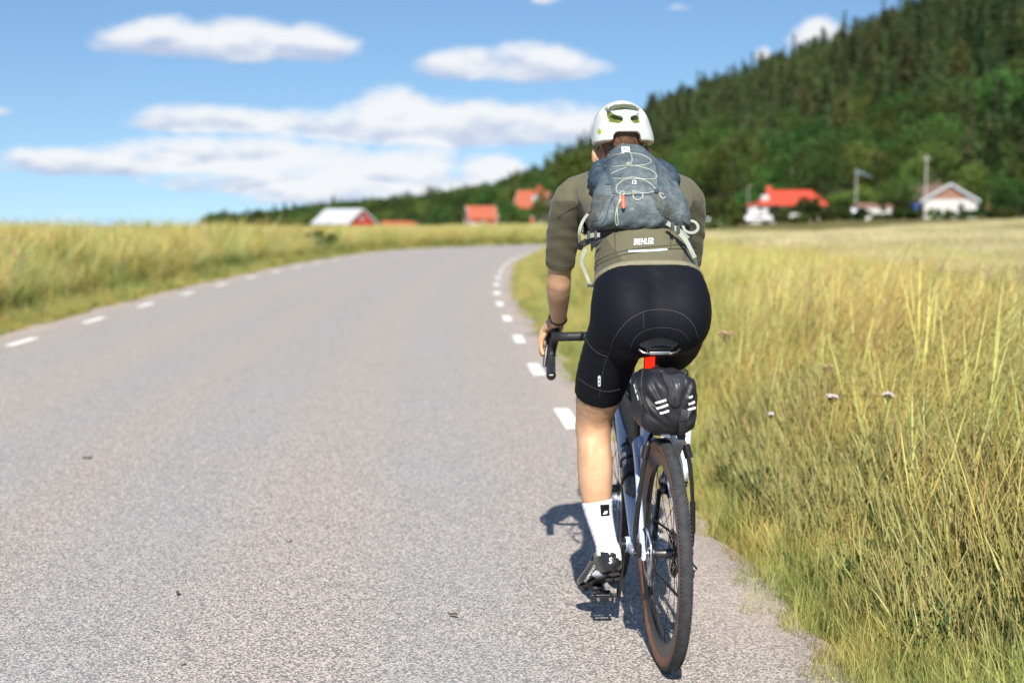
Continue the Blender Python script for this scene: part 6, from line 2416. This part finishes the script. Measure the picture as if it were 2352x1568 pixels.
# grey stretch pockets over the lower flanks
patch(bp_, [(1368, 448), (1400, 450), (1385, 478), (1372, 505), (1352, 512), (1342, 500), (1350, 475)], 'stretch_pocket', PACK_G, pack, .0022)
patch(bp_, [(1496, 446), (1520, 440), (1536, 470), (1556, 500), (1545, 508), (1520, 494), (1505, 470)], 'stretch_pocket', PACK_G, pack, .0022)
# zips
ribbon(bp_, [(1372, 362), (1388, 378), (1400, 402), (1408, 428), (1412, 446)], .012, 'zip_tape', ZIPM, pack, .003)
ribbon(bp_, [(1508, 372), (1512, 395), (1514, 418), (1512, 440)], .012, 'zip_tape', ZIPM, pack, .003)
ribbon(bp_, [(1414, 448), (1440, 449), (1468, 448), (1500, 446)], .004, 'panel_seam', PACK_D, pack, .002)
ribbon(bp_, [(1412, 449), (1400, 470), (1392, 500), (1382, 515)], .003, 'panel_seam', PACK_D, pack, .002)
ribbon(bp_, [(1498, 447), (1512, 470), (1530, 496)], .003, 'panel_seam', PACK_D, pack, .002)
ribbon(bp_, [(1412, 466), (1412, 490), (1414, 515), (1415, 530)], .003, 'zip_line', WEB_D, pack, .002)
# bungee lacing
cord(bp_, [(1434, 352), (1410, 358), (1394, 370), (1391, 384)], .0017, 'bungee_cord', CORD, pack)
cord(bp_, [(1446, 352), (1472, 356), (1492, 366), (1494, 374), (1478, 380), (1448, 382), (1432, 388), (1412, 396), (1402, 402), (1405, 410), (1430, 411), (1452, 408), (1478, 412), (1502, 412), (1508, 404), (1496, 392), (1470, 384), (1444, 380)], .0017, 'bungee_cord', CORD, pack)
cord(bp_, [(1448, 352), (1452, 366), (1448, 378), (1430, 382), (1406, 384)], .0017, 'bungee_cord', CORD, pack)
cord(bp_, [(1415, 438), (1418, 426), (1434, 414), (1456, 411), (1478, 414), (1498, 426), (1506, 436)], .0017, 'bungee_cord', CORD, pack)
cord(bp_, [(1415, 438), (1420, 444), (1440, 446), (1462, 443), (1485, 444), (1505, 440), (1514, 443), (1524, 446)], .0017, 'bungee_cord', CORD, pack)
cord(bp_, [(1506, 437), (1514, 446), (1522, 456), (1528, 452)], .002, 'cord_tail', CORD, pack)
for px, py in ((1444, 381), (1456, 444), (1508, 440)):
    p, n = on_surface(bp_, px, py, .006)
    m = MB(); m.box(p, (.016, .008, .014), bev=.003); m.build('cord_lock', WEB_D if px > 1500 else WEB, pack)
cord(bp_, [(1458, 440), (1454, 452), (1462, 460), (1474, 456), (1476, 446), (1464, 442)], .0022, 'knot_loop', CORD, pack)
lettering(bp_, '12', (1452, 424), (1462, 424), 9, 'pack_print', WHITEP, pack, .0, .02, .003)
# white top label with a mark
patch(bp_, [(1428, 339), (1446, 339), (1447, 352), (1429, 353)], 'top_label', WHITEP, pack, .0032)
ribbon(bp_, [(1433, 341), (1437, 345), (1443, 348), (1445, 352)], .0022, 'label_mark', WEB_D, pack, .0046)
# zip pull: pale loops and an orange toggle
cord(bp_, [(1424, 444), (1430, 440), (1434, 444), (1428, 458), (1420, 470), (1414, 490), (1413, 505), (1416, 516), (1420, 514), (1418, 496), (1418, 476), (1424, 458), (1424, 446)], .0022, 'pull_cord', CORD, pack)
a, na = on_surface(bp_, 1430, 450, .005); b, nb_ = on_surface(bp_, 1433, 478, .007)
m = MB(); m.sweep([a, a.lerp(b, .15), a.lerp(b, .8), b], [.004, .0065, .0068, .005], [.003, .004, .004, .003], up=tuple(na), n=12); m.build('zip_pull', ORANGE, pack)
c_ = b + (b - a) * .12
m = MB(); m.sweep([b, c_], .0042, n=10); m.build('pull_tip', BLACK, pack)
# hip belt wings, buckles and webbing tails
m = MB()
m.sweep(catmull([(-.120, .315, 1.345), (-.150, .330, 1.305), (-.162, .380, 1.285), (-.155, .44, 1.275)], 4), .004, .022, up=(0, .2, 1), n=10); m.build('hip_wing', WEB_D, pack)
m = MB()
m.sweep(catmull([(.120, .315, 1.345), (.150, .330, 1.300), (.162, .380, 1.270), (.155, .44, 1.26)], 4), .004, .020, up=(0, .2, 1), n=10); m.build('hip_wing', WEB_D, pack)


def web(pts, w, name, mat, face=(0, -1, 0), th=.0016):
    P = [Vector(p) for p in catmull(np.array(pts, float), 5)]
    v = []; f = []
    for i, p in enumerate(P):
        t = (P[min(i + 1, len(P) - 1)] - P[max(i - 1, 0)]).normalized()
        sdv = t.cross(Vector(face))
        sdv = sdv.normalized() * w / 2 if sdv.length > 1e-4 else Vector((w / 2, 0, 0))
        n = sdv.cross(t).normalized() * th
        v += [p - sdv, p + sdv, p + sdv + n, p - sdv + n]
    for i in range(len(P) - 1):
        for k in range(4): f.append((4 * i + k, 4 * i + (k + 1) % 4, 4 * i + 4 + (k + 1) % 4, 4 * i + 4 + k))
    f += [(0, 3, 2, 1), tuple(4 * (len(P) - 1) + k for k in range(4))]
    return link(name, mesh_from(name, v, f, True, 50), pack, mat)


def lp(px, py, yl):
    """point where the sight line meets the plane y = yl"""
    d = sight(px, py)
    t = (yl - _EYE.y) / d.y
    return tuple(_EYE + d * t)


# left side: strap from the pack to the shirt, long tail hanging beside the hip
web([lp(1350, 492, .36), lp(1338, 510, .33), lp(1331, 532, .32), lp(1332, 556, .34)], .010, 'shoulder_strap_tail', WEB, (-.4, -1, 0))
web([lp(1345, 545, .27), lp(1362, 540, .255), lp(1378, 540, .25)], .014, 'load_strap', WEB)
for px in (1352, 1368):
    m = MB(); m.box(lp(px, 540, .245), (.008, .008, .026), bev=.002); m.build('buckle', WEB_D, pack)
web([lp(1328, 572, .33), lp(1336, 562, .30), lp(1352, 553, .28), lp(1366, 546, .265)], .022, 'hip_strap', WEB_D)
web([lp(1346, 572, .285), lp(1338, 588, .28), lp(1336, 605, .28), lp(1345, 628, .28), lp(1352, 645, .275), lp(1356, 654, .275)], .011, 'strap_tail', WEB)
m = MB(); m.box(lp(1357, 656, .273), (.022, .006, .010), bev=.002); m.build('tail_stitch', WEB_D, pack)
# right side: buckle, strap down over the jersey, rolled spare webbing
web([lp(1532, 512, .235), lp(1552, 525, .225), lp(1566, 534, .22), lp(1580, 548, .22)], .014, 'load_strap', WEB)
for px, py in ((1545, 520), (1558, 528)):
    m = MB(); m.box(lp(px, py, .215), (.010, .008, .028), bev=.002); m.build('buckle', WEB_D, pack)
web([lp(1560, 535, .215), lp(1575, 552, .20), lp(1586, 572, .19), lp(1596, 592, .185)], .013, 'strap_tail', WEB)
ctr = Vector(lp(1586, 521, .27))
loop = [tuple(ctr + Vector((.024 * cos(a), .012 * sin(a), .019 * sin(a)))) for a in np.linspace(0, 2 * pi * 1.55, 16)]
web(loop, .009, 'rolled_webbing', WEB, (.1, -.5, .2))
web([lp(1562, 498, .27), lp(1574, 506, .26), lp(1585, 512, .26)], .014, 'side_strap', WEB_D)
for s in (-1, 1):     # padded shoulder straps over the front of the shoulders
    S = [(s * .085, .545, 1.545), (s * .105, .625, 1.535), (s * .112, .690, 1.492), (s * .115, .712, 1.42), (s * .125, .66, 1.35), (s * .140, .55, 1.31), (s * .125, .40, 1.34)]
    m = MB(); m.sweep(catmull(S, 4), .026, .006, up=(0, .4, 1), n=10); m.build('shoulder_strap', PACK_D, pack)

# ---------------------------------------------------------------- roll top bag on the rear rack
BAGM = simple('black_dry_bag', (.0095, .010, .0135), .55, vary=.2, scale=30., bump=.22, bscale=11., bdetail=3., bdist=.03)
ROLLM = simple('roll_top_sunlit', (.034, .032, .040), .42, vary=.2, scale=40., bump=.2, bscale=40.)  # lighter than the sack: sun highlight on the folds put into the colour
bag = empty('saddle_bag', BLOC, BROT, 'black roll top bag with white reflective bars on the rear rack', 'bag')


def build_bag():
    h = .0042
    f = Field((-.13, -.17, .70), (.13, .24, .99), h)
    f.chain([(0, .205, .822, .062, .066), (0, .140, .824, .072, .078), (0, .040, .822, .078, .085), (0, -.050, .820, .078, .084), (0, -.082, .818, .074, .080)], 0, (0, 0, 1), steps=4, ends=.45)
    f.box((0, .010, .818), (.084, .122, .090), .046, .012)
    # tension creases drawn towards the closing strap
    for (x0, z0, x1, z1, dep) in ((-.085, .868, .004, .752, .0050), (-.086, .812, -.004, .744, .0055), (-.060, .900, -.020, .800, .0035),
                                  (.084, .860, .026, .752, .0045), (.084, .800, .024, .742, .0045), (.070, .905, .034, .830, .003)):
        d_ = np.array((x1 - x0, z1 - z0)); L_ = np.linalg.norm(d_); d_ /= L_
        def crease(X, Y, Z, x0=x0, z0=z0, d_=d_, L_=L_, dep=dep):
            a = (X - x0) * d_[0] + (Z - z0) * d_[1]; q = -(X - x0) * d_[1] + (Z - z0) * d_[0]
            return dep * (np.exp(-(q / .006) ** 2) - .75 * np.exp(-((q - .013) / .009) ** 2)) * np.clip(a / L_ * 4, 0, 1) * np.clip((1.1 - a / L_) * 4, 0, 1) * np.clip((-.035 - Y) / .03, 0, 1)
        f.warp(crease)
    f.warp(lambda X, Y, Z: .0022 * np.sin(Y * 62 + Z * 46 + 2 * np.sin(X * 40)) * np.cos(X * 52 + Z * 30) + .0014 * np.sin(X * 140 + Z * 110))
    o = f.build('sack', BAGM, bag)
    # rolled closure: the mouth of the bag folded flat, creased and pulled down over the back
    rows = [  # z, y, half width, then depth offsets of seven columns
        (.902, -.060, .036, (0, .004, .012, .004, .013, .005, 0)),
        (.914, -.092, .034, (0, .010, -.004, .014, -.003, .010, 0)),
        (.898, -.113, .032, (0, -.002, .014, -.003, .016, .000, 0)),
        (.880, -.122, .028, (0, .007, .017, .001, .018, .006, 0)),
        (.862, -.126, .021, (0, .012, -.002, .014, .001, .010, 0)),
        (.846, -.124, .024, (0, .000, .014, .004, .015, .002, 0)),
        (.826, -.120, .019, (0, .008, .012, .001, .013, .007, 0)),
        (.806, -.112, .013, (0, .003, .006, .004, .006, .003, 0))]
    m = MB(); v = []; fc = []
    for r_, (z, y, w, off) in enumerate(rows):
        for c, d in enumerate(off):
            v.append((.010 + (c - 3) / 3 * w * 1.12 + .003 * sin(r_ * 2.1), y - d * 1.5, z + .003 * sin(c * 1.7 + r_)))
        for c in range(7):
            v.append((.010 + (c - 3) / 3 * w * .96, y + .020, z - .004))
    n = 14
    for r_ in range(len(rows) - 1):
        a, b = r_ * n, (r_ + 1) * n
        for c in range(6):
            fc.append((a + c, a + c + 1, b + c + 1, b + c)); fc.append((a + 7 + c, b + 7 + c, b + 8 + c, a + 8 + c))
        fc.append((a, b, b + 7, a + 7)); fc.append((a + 6, a + 13, b + 13, b + 6))
    for a in (0, (len(rows) - 1) * n): fc.append(tuple(a + c for c in range(7)) + tuple(a + 7 + c for c in range(6, -1, -1)))
    m.add(v, fc)
    r = m.build('rolled_top', ROLLM, bag, angle=75)
    sb = r.modifiers.new('soft', 'SUBSURF'); sb.levels = 1; sb.render_levels = 1
    return o, r


sackb, rollb = build_bag()
bbg = bvh_of(sackb)
for (x0, y0, x1, y1) in ((1506, 925, 1530, 918), (1508, 938, 1534, 929), (1515, 949, 1536, 943)):
    ribbon(bbg, [(x0, y0), ((x0 + x1) / 2, (y0 + y1) / 2 + .6), (x1, y1)], .0062, 'reflective_bar', WHITEP, bag, .0018)
for (x0, y0, x1, y1) in ((1582, 913, 1590, 910), (1581, 928, 1595, 923), (1578, 941, 1597, 936)):
    ribbon(bbg, [(x0, y0), ((x0 + x1) / 2, (y0 + y1) / 2 + .4), (x1, y1)], .0062, 'reflective_bar', WHITEP, bag, .0018)
ribbon(bbg, [(1572, 940), (1570, 955), (1568, 975), (1566, 996)], .022, 'closing_strap', WEB_D, bag, .006)
p, n = on_surface(bbg, 1566, 974, .012)
m = MB(); m.box(p, (.026, .010, .034), bev=.003); m.box(p + Vector((0, -.004, .016)), (.022, .008, .010), bev=.002); m.build('strap_buckle', BLACK, bag)
def lpb(px, py, yl): return lp(px, py, yl)
P = [lpb(1566, 996, -.075), lpb(1562, 1015, -.085), lpb(1556, 1035, -.075), lpb(1546, 1056, -.065)]
_pk = pack; pack = bag
web(P, .026, 'hanging_strap', WEB_D, (0, -1, 0), .002)
pack = _pk
ribbon(bbg, [(1460, 878), (1464, 895), (1470, 912), (1474, 928)], .010, 'side_strap', WEB_D, bag, .003)
lettering(bbg, 'AGU', (1463, 918), (1459, 886), 6, 'side_lettering', WHITEP, bag, 0, .02, .0042) if False else None
for (x0, y0, x1, y1) in ((1459, 884, 1461, 892), (1462, 896, 1464, 902), (1466, 908, 1469, 917)):
    ribbon(bbg, [(x0, y0), ((x0 + x1) / 2, (y0 + y1) / 2), (x1, y1)], .005, 'side_print', WHITEP, bag, .0048)
ribbon(bbg, [(1478, 845), (1474, 870), (1474, 900), (1482, 930), (1492, 950)], .0035, 'welded_seam', WEB_D, bag, .002)
cord(bbg, [(1606, 905), (1609, 920), (1606, 935), (1608, 950)], .003, 'side_cord', WEB_D, bag)
m = MB(); m.box(lp(1528, 1000, -.072), (.026, .004, .011), bev=.001); m.build('white_badge', WHITEP, bag)
for s in (-1, 1):
    m = MB(); m.sweep(catmull([(s * .036, .10, .738), (s * .066, .10, .76), (s * .074, .08, .80)], 4), .009, .0025, up=(s, 0, .2), n=8); m.build('rack_strap', WEB_D, bag)
